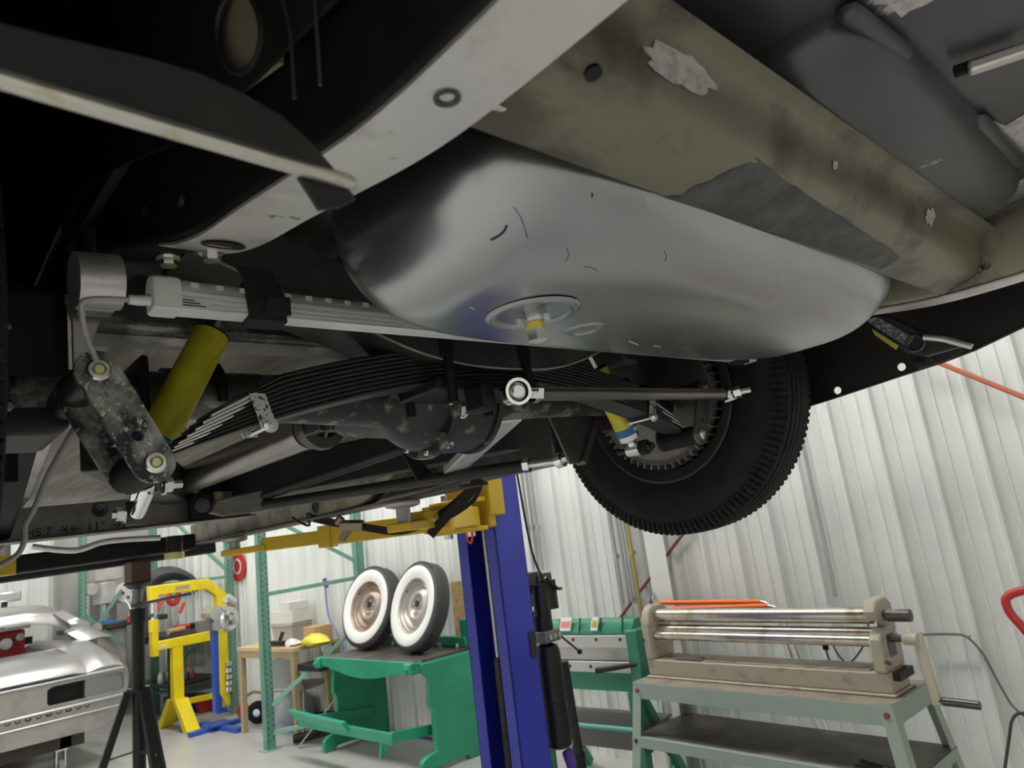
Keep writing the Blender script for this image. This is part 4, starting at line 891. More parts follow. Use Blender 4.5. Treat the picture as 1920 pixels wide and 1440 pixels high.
# cords on the wall
mat('cord_dark', (.05, .05, .045), .5); mat('cord_olive', (.16, .15, .12), .5)
cdo = thing('extension_cord', 'dark extension cord hung on a wall hook right of the crank', 'cord', (4.15, .9, 0)); co = V(cdo.location)
MB().tube(smooth_path([rx(x, y, 4.14)-co for x, y in ((1660, 1196), (1730, 1190), (1780, 1189), (1812, 1194), (1842, 1225), (1872, 1280), (1900, 1325), (1935, 1352))], 6), .006, 8).build('cord', 'cord_olive', cdo)
MB().bb(rx(1808, 1188, 4.16)-co-V((.02, .02, .02)), rx(1818, 1196, 4.16)-co+V((.02, .0, .01))).build('hook', 'black_satin', cdo, bev=.004)
cd2 = thing('extension_cord', 'black cord looping down the wall at the lower right corner', 'cord', (4.15, .5, 0)); co = V(cd2.location)
MB().tube(smooth_path([rx(x, y, 4.13)-co for x, y in ((1960, 1345), (1915, 1337), (1898, 1350), (1892, 1385), (1884, 1440), (1875, 1500))], 6), .007, 8).build('cord', 'cord_dark', cd2)
cd3 = thing('extension_cord', 'black cord with a plug hanging on the wall below the rolls', 'cord', (4.15, 1.6, 0)); co = V(cd3.location)
MB().tube(smooth_path([rx(x, y, 4.13)-co for x, y in ((1556, 1195), (1570, 1225), (1590, 1243), (1610, 1225), (1622, 1200), (1632, 1150))], 6), .005, 8).build('cord', 'cord_dark', cd3)
MB().cyl(rx(1543, 1190, 4.12)-co, rx(1549, 1218, 4.12)-co, .020, .016).build('plug', 'black_satin', cd3)
MB().tube(smooth_path([rx(x, y, 4.13)-co for x, y in ((1549, 1218), (1556, 1238), (1575, 1250))], 5), .005, 8).build('plug_lead', 'cord_dark', cd3)
cdt = rx(1530, 940, 4.17); q2 = rx(1534, 1170, 4.17)
tag(MB().cyl((4.16, cdt.y-.0, 1.0), (4.16, cdt.y, 3.2), .011, n=10).build('conduit', 'galv_pipe'), 'single grey conduit on the wall above the slip roll', 'conduit')
# ================================================================== sheet metal brake
bkx = 3.62
mat('brake_green', (.03, .22, .13), .38, .05, (.04, .26, .16), 3); mat('brake_grey', (.55, .55, .53), .4, .3); mat('steel_bright', (.45, .44, .42), .32, .8)
yl = rx(1020, 1200, bkx).y+.12; yr = rx(1186, 1200, bkx).y
bk_ = thing('sheet_metal_brake', 'green and white sheet metal folding brake behind the lift pump', 'metal brake', (bkx, yr, 0))
W = yl-yr
zt = rx(1186, 1163, bkx).z; z1 = rx(1186, 1190, bkx).z
MB().prism([V((0, 0, z1)), V((.0, 0, z1+.02)), V((.05, 0, zt)), V((.12, 0, zt)), V((.12, 0, z1))], (0, W, 0)).build('top_apron', 'brake_green', bk_, bev=.004)
for k in range(5): MB().prism([V((.0-.003, .06+k*W/5, z1+.012)), V((.034, .06+k*W/5, z1+.095)), V((.034, .072+k*W/5, z1+.095)), V((-.003, .066+k*W/5, z1+.012))], (-.003, 0, 0)).build('apron_slot', 'black_satin', bk_)
for k, (a_, w_) in enumerate(((.30, .05), (.56, .09))):
    lbp = MB().prism([V((-.003, W*a_, z1+.025)), V((-.003, W*a_+w_, z1+.025)), V((.030, W*a_+w_, z1+.10)), V((.030, W*a_, z1+.10))], (-.003, 0, .001)).build('warning_label', 'plastic_white', bk_, sm=0)
    MB().prism([V((-.004+.008, W*a_+.008, z1+.045)), V((-.004+.008, W*a_+w_-.008, z1+.045)), V((.020, W*a_+w_-.008, z1+.080)), V((.020, W*a_+.008, z1+.080))], (-.004, 0, .001)).build('label_print', mat('label_red', (.7, .25, .18), .5) if k else 'mark_yellow', lbp, sm=0)
zw = rx(1186, 1215, bkx).z
MB().bb((-.01, .02, zw), (.10, W, z1-.002)).build('clamp_bar', 'brake_grey', bk_, bev=.003)
for k in range(4): bolt('clamp_bolt', (-.01, .08+k*W*.22, (zw+z1)/2+.012), (-1, 0, 0), .008, .006, 'dark_steel', bk_, .0)
zg = rx(1186, 1240, bkx).z
MB().bb((.01, .03, zg), (.10, W, zw-.012)).build('nose_bar', 'steel_bright', bk_, bev=.003)
MB().bb((.0, .03, zw-.012), (.10, W, zw)).build('clamp_lip', 'brake_grey', bk_)
zl = rx(1186, 1262, bkx).z
MB().bb((-.015, -.01, zl), (.08, W, zg-.004)).build('bending_leaf', 'brake_grey', bk_, bev=.003)
for k in range(3): bolt('leaf_bolt', (-.015, .16+k*W*.2, (zl+zg)/2), (-1, 0, 0), .008, .006, 'dark_steel', bk_, .0)
zb = rx(1186, 1298, bkx).z
MB().bb((.0, .02, zb), (.03, W, zl)).build('front_beam', 'brake_green', bk_, bev=.004)
for y_ in (.03, W-.05):
    MB().prism([V((.0, y_, .0)), V((.06, y_, 0)), V((.07, y_, zb)), V((-.01, y_, zb))], (0, .055, 0)).build('front_leg', 'brake_green', bk_, bev=.004)
    MB().bar((.05, y_+.02, zb), (.42, y_+.02, .01), .05, .05).build('rear_leg', 'brake_green', bk_, bev=.004)
MB().bb((-.03, -.05, zl-.10), (.11, .03, z1+.03)).build('end_bracket', 'brake_green', bk_, bev=.01)
MB().bb((-.028, -.045, zw+.0), (.03, .01, z1+.0)).build('bracket_plate', 'brake_grey', bk_, bev=.004)
MB().cyl((-.03, -.02, zg-.01), (-.10, .22, zg-.035), .012, .018, n=14).build('handle', 'satin_dark', bk_)
fz = rx(1186, 1368, bkx-.05).z
MB().cyl((-.06, -.0, fz), (-.06, W-.02, fz), .014, n=14).build('foot_bar', mat('mint_green', (.10, .38, .28), .4), bk_)
tr = MB().prism([V((.02, .0, fz-.02)), V((.30, .0, fz+.0)), V((.30, .0, fz-.01)), V((.03, .0, fz-.14)), V((.02, .0, fz-.14))], (0, W-.05, 0)).build('tray', mat('tray_grey', (.10, .095, .10), .5), bk_, bev=.003)
# dark pipes and the purple strap between pump and brake
pp = thing('pipe_bundle', 'dark leaning pipe beside the hydraulic power unit', 'pipe', (3.2, 2.7, 0)); po = V(pp.location)
A_ = rt(1056, 1240, 4.05)-po; B_ = rt(1084, 1412, 3.95)-po; B_ = A_+(B_-A_)*(A_.z/(A_.z-B_.z)); MB().cyl(A_, B_, .030, n=18).build('pipe', 'satin_dark', pp); MB().cyl(A_.lerp(B_, .62), A_.lerp(B_, .72), .037, n=18).build('pipe_sleeve', 'black_satin', pp)
pp.location = pp.location
ps = thing('purple_strap', 'purple webbing strap with blue cord at the foot of the lift post', 'strap', (2.75, 2.15, 0)); po = V(ps.location)
a = rt(1062, 1405, 3.35)-po; b = rt(1085, 1470, 3.3)-po
MB().bar(a, a.lerp(b, .5), .07, .03).build('buckle', mat('purple', (.09, .03, .30), .5), ps, bev=.008)
MB().bar(a+UP*.02-RT*.03, a+UP*.035+RT*.03, .012, .02).build('buckle_edge', 'plastic_white', ps)
MB().tube(smooth_path([a.lerp(b, .4), b, V((b.x, b.y-.02, .012)), V((b.x-.1, b.y-.1, .012))], 5), .014, 8).build('cord', mat('blue_cord', (.03, .06, .30), .5), ps)
# ================================================================== green shear table with two wheels
mat('shear_green', (.015, .27, .15), .36, 0, (.02, .32, .18), 3, coat=.2); mat('shear_bright', (.03, .36, .22), .36)
sy_ = math.radians(-4.5)
sh = thing('foot_shear', 'bright green cast foot shear with a treadle, used as a table', 'shear', (3.53, 5.47, 0), sy_)
TZ = .755; WS = 1.36; DS = .56
# local: x to the wall, y along (0 at far left end, negative towards the post)
for y_, nm in ((-.03, 'side_frame'), (-WS+.03, 'side_frame')):
    o = MB().prism([V((-.02, y_, 0)), V((-.02, y_, .09)), V((.02, y_, .12)), V((.12, y_, .14)), V((.12, y_, .40)), V((.09, y_, .45)), V((.11, y_, TZ-.14)), V((.04, y_, TZ-.06)), V((.04, y_, TZ-.02)), V((DS, y_, TZ-.02)), V((DS, y_, TZ+.16)), V((DS+.06, y_, TZ+.16)), V((DS+.06, y_, 0)), V((.40, y_, 0)), V((.40, y_, .03)), V((.10, y_, .03)), V((.08, y_, 0))], (0, -.05 if y_ < -.5 else .05, 0)).build(nm, 'shear_green', sh, bev=.008)
    MB().bb((DS-.02, y_-.06, TZ-.03), (DS+.04, y_+.09, TZ+.21)).build('blade_guide', 'shear_green', sh, bev=.015, seg=3)
    MB().bb((-.045, y_-.03, TZ-.085), (.08, y_+.055, TZ-.005)).build('bed_lug', 'shear_green', sh, bev=.012, seg=3)
    bolt('lug_bolt', (-.045, y_+.01, TZ-.045), (-1, 0, 0), .020, .02, 'shear_bright', sh, .3)
MB().prism([V((-.02, y, z)) for y, z in [(0, TZ)]+[(-WS*k/12, TZ-.055-.085*math.sin(math.pi*k/12)**1.3) for k in range(13)]+[(-WS, TZ)]], (.03, 0, 0)).build('front_apron', 'shear_green', sh, bev=.004)
for k in range(4): bolt('apron_bolt', (-.02, (-.27, -.33, -.93, -.99)[k], TZ-.035), (-1, 0, 0), .010, .006, 'shear_bright', sh, .0)
for a_, b_ in ((-.02, -.64), (-.665, -WS+.02)): MB().bb((.0, b_, TZ-.02), (DS, a_, TZ)).build('table_plate', mat('plate_brown', (.10, .085, .075), .45, .5, (.16, .14, .12), 5), sh, bev=.002)
MB().bb((.0, -.665, TZ-.02), (DS, -.64, TZ-.004)).build('table_gap', 'shear_green', sh)
MB().bb((DS-.03, -WS+.05, TZ), (DS+.03, -.05, TZ+.075)).build('hold_down', 'shear_green', sh, bev=.008)
for k in range(6): MB().cyl((DS-.04, -.12-k*.22, TZ), (DS-.04, -.12-k*.22, TZ+.03), .018, n=14).build('hold_down_foot', 'zinc', sh)
# treadle: tilted bar and two arms
tz = .335
MB().prism([V((-.26, .12, tz+.045)), V((-.22, .12, tz+.05)), V((-.16, .12, tz-.03)), V((-.20, .12, tz-.04))], (0, -.86, -.02)).build('treadle_board', 'shear_bright', sh, bev=.006)
MB().bb((-.20, -WS+.06, tz-.085), (-.17, .06, tz-.01)).build('treadle_bar', 'shear_green', sh, bev=.004)
for y_ in (-.05, -WS+.10):
    MB().bar((-.18, y_, tz-.04), (.45, y_, tz-.12), .03, .07).build('treadle_arm', 'shear_green', sh, bev=.004)
MB().prism([V((-.17, -1.10, tz-.085)), V((-.12, -1.10, tz-.085)), V((-.13, -1.10, tz-.17)), V((-.19, -1.10, tz-.19))], (0, -.03, 0)).build('treadle_stop', 'shear_bright', sh, bev=.003)
for k in range(22): MB().cyl((-.245, .09-k*.037, tz+.046-k*.0009), (-.245, .09-k*.037, tz+.050-k*.0009), .007, n=6).build('grip_stud', 'shear_bright', sh)
# whitewall wheels
def whitewall(loc, lean, rz__, label, rimM):
    w_ = thing('whitewall_wheel', label, 'wheel', loc, group='whitewall wheels on the shear table')
    w_.rotation_euler = (0, lean, rz__)
    c0 = (0, 0, .345)
    prf = [(.205, -.052), (.225, -.062), (.255, -.072), (.285, -.074), (.308, -.070), (.325, -.064), (.337, -.054), (.345, -.044)]
    for k in range(5): a = -.044+.088*k/5; b = a+.088/5; prf += [(.3465, a+.0015), (.3465, b-.0015), (.341, b-.001), (.341, b+.001)]
    prf += [(r, -h) for r, h in reversed(prf[:8])]
    MB().lathe(prf, c0, (1, 0, 0), 96).build('tire', 'tire_grey', w_, sm=35)
    lug = MB()
    for i in range(110):
        t = 2*math.pi*i/110; e = V((0, math.cos(t), math.sin(t))); tn = V((0, -math.sin(t), math.cos(t)))
        for s in (-1, 1):
            p = V(c0)+e*.331+V((s*.060, 0, 0)); q = V(c0)+e*.345+V((s*.050, 0, 0)); lug.add([p-tn*.004, p+tn*.004, q+tn*.004, q-tn*.004, p-tn*.004+V((s*.003, 0, 0))+e*.002, p+tn*.004+V((s*.003, 0, 0))+e*.002, q+tn*.004+V((s*.003, 0, 0))+e*.002, q-tn*.004+V((s*.003, 0, 0))+e*.002], [(4, 5, 6, 7), (0, 1, 5, 4), (2, 3, 7, 6), (0, 4, 7, 3), (1, 2, 6, 5)])
    lo_ = lug.build('shoulder_tread', 'tire_grey', w_, sm=0); lo_['kind'] = 'stuff'
    MB().lathe([(.212, -.0595), (.228, -.0655), (.255, -.0745), (.285, -.0765), (.305, -.0725), (.309, -.070)], c0, (1, 0, 0), 72).build('whitewall', mat('whitewall', (.80, .80, .77), .5), w_)
    MB().lathe([(.208, .05), (.208, -.050), (.214, -.060), (.212, -.064), (.205, -.062), (.200, -.052), (.198, -.030), (.188, -.022), (.172, -.030), (.165, -.012), (.150, .0), (.130, -.012), (.112, -.030), (.100, -.034), (.088, -.028), (.075, -.010), (.070, .0), (.035, .0), (.033, .01)], c0, (1, 0, 0), 72).build('rim', rimM, w_, sm=50)
    for k in range(5):
        t = 2*math.pi*k/5+.3; bolt('lug_nut', V(c0)+V((-.002, .055*math.cos(t), .055*math.sin(t))), (-1, 0, 0), .009, .014, 'silver', w_, .2)
    MB().cyl(V(c0)+V((-.0, .030, .02)), V(c0)+V((-.012, .03, .02)), .024, n=20).build('hub_bore', 'satin_dark', w_)
    MB().cyl(V(c0)+V((-.05, .15, .11)), V(c0)+V((-.03, .15, .11)), .004).build('valve_stem', 'black_satin', w_)
    return w_
mat('tire_grey', (.055, .055, .057), .65)
def place_on(px, py):
    q = rz(px, py, TZ); return q
q1 = rz(684, 1218, TZ+.006); q2 = rz(773, 1225, TZ+.006)
whitewall((q1.x, q1.y, TZ+.012), math.radians(17), sy_+math.radians(4), 'whitewall wheel with rusty beige rim, left one on the green table', mat('rim_rusty', (.36, .27, .21), .45, .5, (.45, .38, .33), 8))
whitewall((q2.x, q2.y, TZ+.012), math.radians(17), sy_+math.radians(-4), 'whitewall wheel with silver grey rim, right one on the green table', mat('rim_silver', (.46, .42, .38), .4, .6, (.52, .50, .48), 8))
# ================================================================== pallet racks
mat('rack_green', (.12, .27, .21), .45, 0, (.15, .30, .24), 4); mat('rack_pale', (.22, .40, .33), .45)
def post(mb, x, y, z1, w=.076, holes=True, root=None):
    o = MB().bb((x-w/2, y-w/2, 0), (x+w/2, y-w/2+.006, z1)).bb((x-w/2, y-w/2, 0), (x-w/2+.006, y+w/2, z1)).bb((x+w/2-.006, y-w/2, 0), (x+w/2, y+w/2, z1)).build('rack_post', 'rack_green', root, sm=0, bev=.002)
    MB().bb((x-.075, y-.065, 0), (x+.075, y+.065, .008)).build('foot_plate', 'rack_pale', root)
    if holes:
        h0 = None
        for k in range(int(z1/.05)-2):
            for s in (-.022, .022):
                if h0 is None: h0 = MB().cyl((0, -.0035, 0), (0, .002, 0), .0062, n=8).build('post_hole', 'hole_dark', root, sm=0); h = h0
                else: h = h0.copy(); COL.objects.link(h); h.parent = root
                h.location = (x+s, y-w/2, .08+k*.05+(.0 if s < 0 else .018))
    return o
mat('hole_dark', (.012, .03, .025), .7)
p0 = rz(506, 1406)
rk = thing('pallet_rack', 'green pallet rack frame with perforated front post beside the workbench', 'rack', (p0.x, p0.y, 0)); 
post(None, 0, 0, 3.2, root=rk)
bx = 4.08-p0.x; by_ = rx(672, 1050, 4.08).y-p0.y
post(None, bx, by_, 3.2, holes=False, root=rk)
def strut(a, b, nm='rack_brace', M='rack_green', w_=.036): MB().bar(a, b, w_, w_).build(nm, M, rk, bev=.003)
def onr(px, py, f): # point on the plane of the frame at fraction f of its depth
    X = p0.x+bx*f; q = rx(px, py, X); return V((bx*f, by_*f, q.z))
strut(onr(520, 1325, .03), V((bx, by_, onr(690, 1090, 1).z-.35)), M='rack_pale')
strut(onr(520, 1375, .03), V((bx, by_, .16)), M='rack_pale')
strut(onr(507, 1114, .03), V((bx, by_, onr(665, 1083, 1).z)))
strut(V((0, 0, onr(507, 1114, 0).z+.75)), V((bx, by_, onr(672, 1055, 1).z)))
# second rack further back
def far_post(px, py, X=None, Y=None): return rx(px, py, X) if X else ry(px, py, Y)
q = rz(291, 1333); q = V((3.55, 9.35, 0)); q = ry(291, 1300, 9.35)
rk2 = thing('pallet_rack', 'green pallet rack frame behind the yellow press', 'rack', (q.x, q.y, 0))
post(None, 0, 0, 3.4, root=rk2)
q3 = rx(432, 1150, 4.07); dx, dy = q3.x-q.x, q3.y-q.y
post(None, dx, dy, 3.4, root=rk2)
for (za, zb_) in ((2.55, 1.55), (1.5, 1.5), (.25, .25), (.35, 1.1)):
    MB().bar((0, 0, za), (dx, dy, zb_), .036, .036).build('rack_brace', 'rack_green', rk2, bev=.003)
q = ry(154, 1120, 9.6)
rk3 = thing('pallet_rack', 'narrow green rack post behind the bare metal car body', 'rack', (q.x, q.y, 0))
post(None, 0, 0, 3.4, root=rk3)
MB().bar((0, 0, .9), (.42, -.05, 1.5), .036, .036).build('rack_brace', 'rack_green', rk3); MB().bar((0, 0, 1.3), (.42, -.05, .85), .036, .036).build('rack_brace', 'rack_green', rk3)
MB().bar((.42, -.05, 0), (.42, -.05, 1.7), .05, .05).build('rack_post', 'rack_green', rk3)
# ================================================================== yellow press
mat('press_yellow', (.86, .68, .01), .35, 0, (.78, .60, .01), 4)
PY = 8.1
def pp_(px, py, Y=PY): return ry(px, py, Y)
base = pp_(340, 1325)
pr_ = thing('planishing_hammer', 'bright yellow C-frame planishing hammer standing in front of the rack', 'metal former', (base.x, PY, 0))
po = V(pr_.location)
def Q(px, py, dy=0): v = ry(px, py, PY)-po; return V((v.x, dy, v.z))
MB().prism([Q(x, y, -.05) for x, y in ((277, 1100), (387, 1085), (421, 1111), (424, 1150), (404, 1150), (403, 1118), (383, 1105), (294, 1116), (294, 1126), (279, 1128))], (0, .1, 0)).build('upper_arm', 'press_yellow', pr_, bev=.01)
MB().prism([Q(x, y, -.04) for x, y in ((404, 1185), (424, 1180), (430, 1322), (412, 1325))], (0, .08, 0)).build('rear_column', 'press_yellow', pr_, bev=.008)
MB().prism([Q(x, y, -.04) for x, y in ((404, 1150), (424, 1150), (425, 1185), (405, 1186))], (0, .08, 0)).build('column_joint', 'press_yellow', pr_, bev=.004)
MB().prism([Q(x, y, -.05) for x, y in ((294, 1203), (398, 1182), (398, 1200), (294, 1220))], (0, .1, 0)).build('lower_arm', 'press_yellow', pr_, bev=.008)
MB().prism([Q(x, y, -.045) for x, y in ((282, 1182), (294, 1182), (295, 1230), (284, 1232))], (0, .09, 0)).build('anvil_post', 'press_yellow', pr_, bev=.006)
MB().cyl(Q(288, 1128), Q(288, 1150), .035, n=18).build('hammer_head', 'zinc', pr_)
MB().cyl(Q(288, 1162), Q(288, 1184), .05, n=18).build('anvil_holder', 'press_yellow', pr_); MB().cyl(Q(288, 1158), Q(288, 1165), .03, n=18).build('anvil', 'chrome', pr_)
MB().prism([Q(x, y, -.045) for x, y in ((321, 1212), (340, 1208), (343, 1312), (323, 1314))], (0, .09, 0)).build('front_column', 'press_yellow', pr_, bev=.006)
MB().prism([Q(x, y, -.03) for x, y in ((343, 1312), (402, 1299), (402, 1309), (343, 1322))], (0, .06, 0)).build('base_bar', 'press_yellow', pr_, bev=.004)
fz_ = Q(333, 1313).z; fx = Q(333, 1313).x
for s in (-1, 1):
    MB().loft([[V((fx-.07, s*.02, fz_+.02)), V((fx+.07, s*.02, fz_+.02)), V((fx+.07, s*.10, fz_+.02)), V((fx-.07, s*.10, fz_+.02))], [V((fx-.07, s*.28, 0)), V((fx+.07, s*.28, 0)), V((fx+.07, s*.38, 0)), V((fx-.07, s*.38, 0))]]).build('foot', 'press_yellow', pr_, bev=.004)
MB().prism([Q(x, y, -.053) for x, y in ((325, 1100), (352, 1096), (352, 1104), (325, 1108))], (0, .002, 0)).build('maker_plate', mat('plate_red', (.45, .30, .22), .5), pr_)
MB().prism([Q(x, y, -.053) for x, y in ((297, 1209), (308, 1207), (308, 1213), (297, 1215))], (0, .002, 0)).build('maker_plate', 'plastic_white', pr_)
for k in range(5): MB().cyl(Q(423, 1240+k*12, -.06), Q(423, 1248+k*12, -.06), .04, n=16).build('anvil_die', 'chrome', pr_)
# ================================================================== blue stand with a chrome machine head
BYs = 7.55
bs_ = thing('bead_roller_stand', 'blue pedestal bead roller with chrome dies in front of the yellow press', 'bead roller', (ry(404, 1340, BYs).x, BYs, 0)); po2 = V(bs_.location)
mat('stand_blue', (.03, .09, .45), .38)
def Bq(px, py, dy=0): v = ry(px, py, BYs)-po2; return V((v.x, dy, v.z))
MB().prism([Bq(x, y, -.04) for x, y in ((396, 1165), (406, 1165), (410, 1338), (402, 1338))], (0, .08, 0)).build('pedestal', 'stand_blue', bs_, bev=.004)
MB().prism([Bq(x, y, -.01) for x, y in ((404, 1270), (412, 1300), (430, 1335), (402, 1338))], (0, .02, 0)).build('gusset', 'stand_blue', bs_, bev=.002)
b3 = Bq(405, 1340)
MB().bb((b3.x-.02, -.45, 0), (b3.x+.06, .35, .045)).build('base_beam', 'stand_blue', bs_, bev=.004)
MB().bb((b3.x-.28, -.04, 0), (b3.x+.38, .04, .045)).build('base_beam', 'stand_blue', bs_, bev=.004)
MB().bb((b3.x-.10, -.12, .045), (b3.x+.14, .12, .06)).build('base_plate', 'stand_blue', bs_, bev=.003)
MB().prism([Bq(x, y, -.055) for x, y in ((412, 1313), (418, 1312), (418, 1325), (412, 1326))], (0, .002, 0)).build('sticker', 'mark_yellow', bs_)
hd = Bq(398, 1165)
MB().prism([Bq(x, y, -.06) for x, y in ((370, 1165), (396, 1160), (396, 1180), (372, 1186))], (0, .12, 0)).build('gear_box', mat('box_grey', (.16, .16, .16), .5), bs_, bev=.006)
MB().cyl(Bq(398, 1150, -.1), Bq(398, 1150, .1), .075, n=24).cyl(Bq(402, 1172, -.08), Bq(402, 1172, .06), .06, n=24).build('gear_head', 'silver', bs_)
MB().lathe([(.06, -.02), (.115, -.03), (.13, 0), (.115, .03), (.06, .02)], Bq(425, 1160, -.05), (.4, -1, 0), 28).build('die_wheel', 'silver', bs_, sm=20)
for k in range(4): MB().cyl(Bq(412+6*k, 1140+9*k, -.12), Bq(412+6*k, 1140+9*k, -.06), .03, n=14).build('roller_die', 'chrome', bs_)
MB().cyl(Bq(420, 1135), Bq(420, 1175), .03).cyl(Bq(425, 1120, .02), Bq(440, 1130, .02), .05).build('drive_motor', 'silver', bs_)
# ================================================================== black tool bench between press and wall, with tools
MB_ = MB
tb = thing('tool_bench', 'dark steel tool bench with a lower shelf behind the yellow press', 'bench', (4.0, 9.0, 0)); 
MB().bb((-.45, -.5, .88), (.15, .55, .92)).build('bench_top', 'satin_dark', tb, bev=.004); MB().bb((-.45, -.5, .36), (.15, .55, .39)).build('lower_shelf', 'satin_dark', tb, bev=.004)
for sx_ in (-.43, .12):
    for sy2 in (-.48, .53): MB().bb((sx_-.02, sy2-.02, 0), (sx_+.02, sy2+.02, .88)).build('leg', 'satin_dark', tb)
def small(name, label, cat, o, group=None): return tag(o, label, cat, group)
rnd = random.Random(5)
for k, (px, py, col, nm, lab) in enumerate(((352, 1305, (.03, .07, .45), 'storage_bin', 'blue plastic bin under the dark tool bench'), (372, 1302, (.02, .05, .40), 'storage_bin', 'darker blue bin nearest the blue pedestal'), (338, 1300, (.45, .03, .03), 'tool_box', 'small red tool box under the dark tool bench'))):
    x_ = 3.78+.12*k; y_ = 8.95-.14*k
    o = MB().loft([[V((x_+a*s, y_+b*s, z)) for a, b in ((-.09, -.06), (.09, -.06), (.09, .06), (-.09, .06))] for z, s in ((0, .85), (.2, 1), (.205, 1.06), (.215, 1.06))]).build(nm, mat(nm+str(k), col, .4), bev=.004); small(nm, lab, 'bin', o)
for k in range(7):
    x_ = 3.62+.09*(k % 4); y_ = 8.62+.16*(k//4)+.03*k; h_ = .08+.05*rnd.random()
    o = MB().lathe([(.0001, 0), (.03, 0), (.033, .01), (.033, h_*.7), (.02, h_*.85), (.018, h_), (.0001, h_)], (x_, y_, .392), (0, 0, 1), 16).build('spray_can', mat('can%d' % k, [(.5, .5, .48), (.6, .55, .4), (.08, .12, .3), (.35, .1, .08), (.6, .6, .6), (.3, .28, .2), (.15, .15, .16)][k], .35, .3))
    small('spray_can', ('silver', 'tan', 'dark blue', 'dull red', 'pale grey', 'olive', 'black')[k]+' can on the lower shelf behind the yellow press', 'can', o, 'cans on the tool bench shelf')
hm = thing('mallet', 'wooden mallet lying on the dark tool bench', 'mallet', (3.72, 8.7, .93)); MB().cyl((-.10, -.03, .035), (.10, .02, .035), .03, .034, n=16).build('head', mat('wood_tan', (.55, .36, .18), .5), hm); MB().cyl((0, 0, .03), (.05, .30, .02), .012).build('handle', 'wood_tan', hm)
gr = thing('angle_grinder', 'red and black angle grinder with a pale handle on the tool bench', 'grinder', (3.95, 9.0, .93)); MB().cyl((-.12, 0, .04), (.06, 0, .04), .035, .03).build('body', 'red_plastic', gr); MB().cyl((.06, 0, .04), (.12, 0, .04), .03).build('gear_head', 'satin_dark', gr); MB().cyl((.12, 0, .005), (.12, 0, .015), .06).build('disc', 'satin_dark', gr); MB().cyl((.10, .03, .04), (.10, .16, .05), .014).build('side_handle', 'mark_yellow', gr)
# dark fender hung on the rack
fn = []
for k in range(13):
    t = math.pi*(.05+.9*k/12); r0, r1 = .30, .46
    fn.append((t, r0, r1+.05*math.sin(2*t)))
fc = ry(322, 1125, 9.2)
fd = thing('car_fender', 'dark grey primed car fender hung on the rack above the yellow press', 'fender', (fc.x, fc.y, fc.z-.05))
rings = []
for t, r0, r1 in fn:
    rings.append([V((-math.cos(t)*r0, .0, math.sin(t)*r0)), V((-math.cos(t)*(r0+r1)/2, -.07, math.sin(t)*(r0+r1)/2)), V((-math.cos(t)*r1, -.02, math.sin(t)*r1)), V((-math.cos(t)*r1, .0, math.sin(t)*r1)), V((-math.cos(t)*(r0+r1)/2, -.055, math.sin(t)*(r0+r1)/2)), V((-math.cos(t)*r0, .01, math.sin(t)*r0))])
MB().loft(rings).build('outer_skin', mat('primer_grey', (.06, .06, .065), .5), fd, sm=60)
MB().tube([r[0] for r in rings], .012, 8).build('wheel_lip', 'satin_dark', fd)
MB().bb((-.44, -.02, -.42), (-.28, .02, .1)).build('lower_skirt', 'primer_grey', fd, bev=.02, seg=3)
rw = thing('cord_reel', 'bright red coiled hose seen through the yellow press frame', 'hose', pp_(325, 1118, 9.0)); MB().lathe([(.05, -.02), (.09, -.03), (.12, 0), (.09, .03), (.05, .02), (.05, -.02)], (0, 0, 0), (.3, -1, 0), 20).build('coil', 'red_plastic', rw); MB().cyl((0, -.05, 0), (0, .08, 0), .03).build('hub', 'zinc', rw)
for k, (px, py, lab) in enumerate(((345, 1142, 'red handled tool hanging left of the label in the press frame'), (302, 1140, 'red handled tool hanging beside the hammer head'))):
    p_ = pp_(px, py, 8.95); o = thing('hand_tool', lab, 'hand tool', p_); MB().bar((0, 0, .08), (-.05, 0, -.04), .05, .03).build('grip', 'red_plastic', o, bev=.008); MB().bar((-.05, 0, -.04), (-.12, 0, -.16), .04, .02).build('blade', 'silver', o, bev=.004)
# ================================================================== milling machine in the back
ml = thing('milling_machine', 'pale grey vertical milling machine in the far corner behind the stand', 'milling machine', (3.05, 9.9, 0))
mat('mill_grey', (.52, .50, .48), .4, .1, (.42, .40, .38), 5)
mlx, mly = 3.05, 9.9
def Mq(px, py): v = ry(px, py, 9.75); return V((v.x-mlx, v.y-mly, v.z))
a = Mq(200, 1075); MB().bb((a.x-.17, -.25, a.z-.10), (a.x+.17, .05, a.z+.22)).build('motor', 'mill_grey', ml, bev=.03, seg=3)
a = Mq(200, 1110); MB().cyl((a.x-.02, -.15, a.z-.14), (a.x-.02, -.15, a.z+.12), .13, n=24).build('head', 'mill_grey', ml, bev=.01)
MB().cyl((a.x-.22, -.32, a.z+.06), (a.x-.22, -.20, a.z+.06), .07, n=20).build('pulley_cover', 'mill_grey', ml); a2 = Mq(228, 1112); MB().cyl((a2.x+.02, -.30, a2.z), (a2.x+.02, -.15, a2.z), .13, n=24).build('gear_cover', 'plastic_white', ml)
for t in range(4): MB().cyl((a2.x+.02+.06*math.cos(t*1.57), -.305, a2.z+.06*math.sin(t*1.57)), (a2.x+.02+.06*math.cos(t*1.57), -.30, a2.z+.06*math.sin(t*1.57)), .018, n=10).build('cover_bolt', 'dark_steel', ml)
MB().cyl((a.x-.03, -.18, a.z-.14), (a.x-.03, -.18, a.z-.36), .05, n=18).build('quill', 'silver', ml); MB().cyl((a.x-.03, -.18, a.z-.36), (a.x-.03, -.18, a.z-.48), .018, n=12).build('cutter', 'dark_steel', ml)
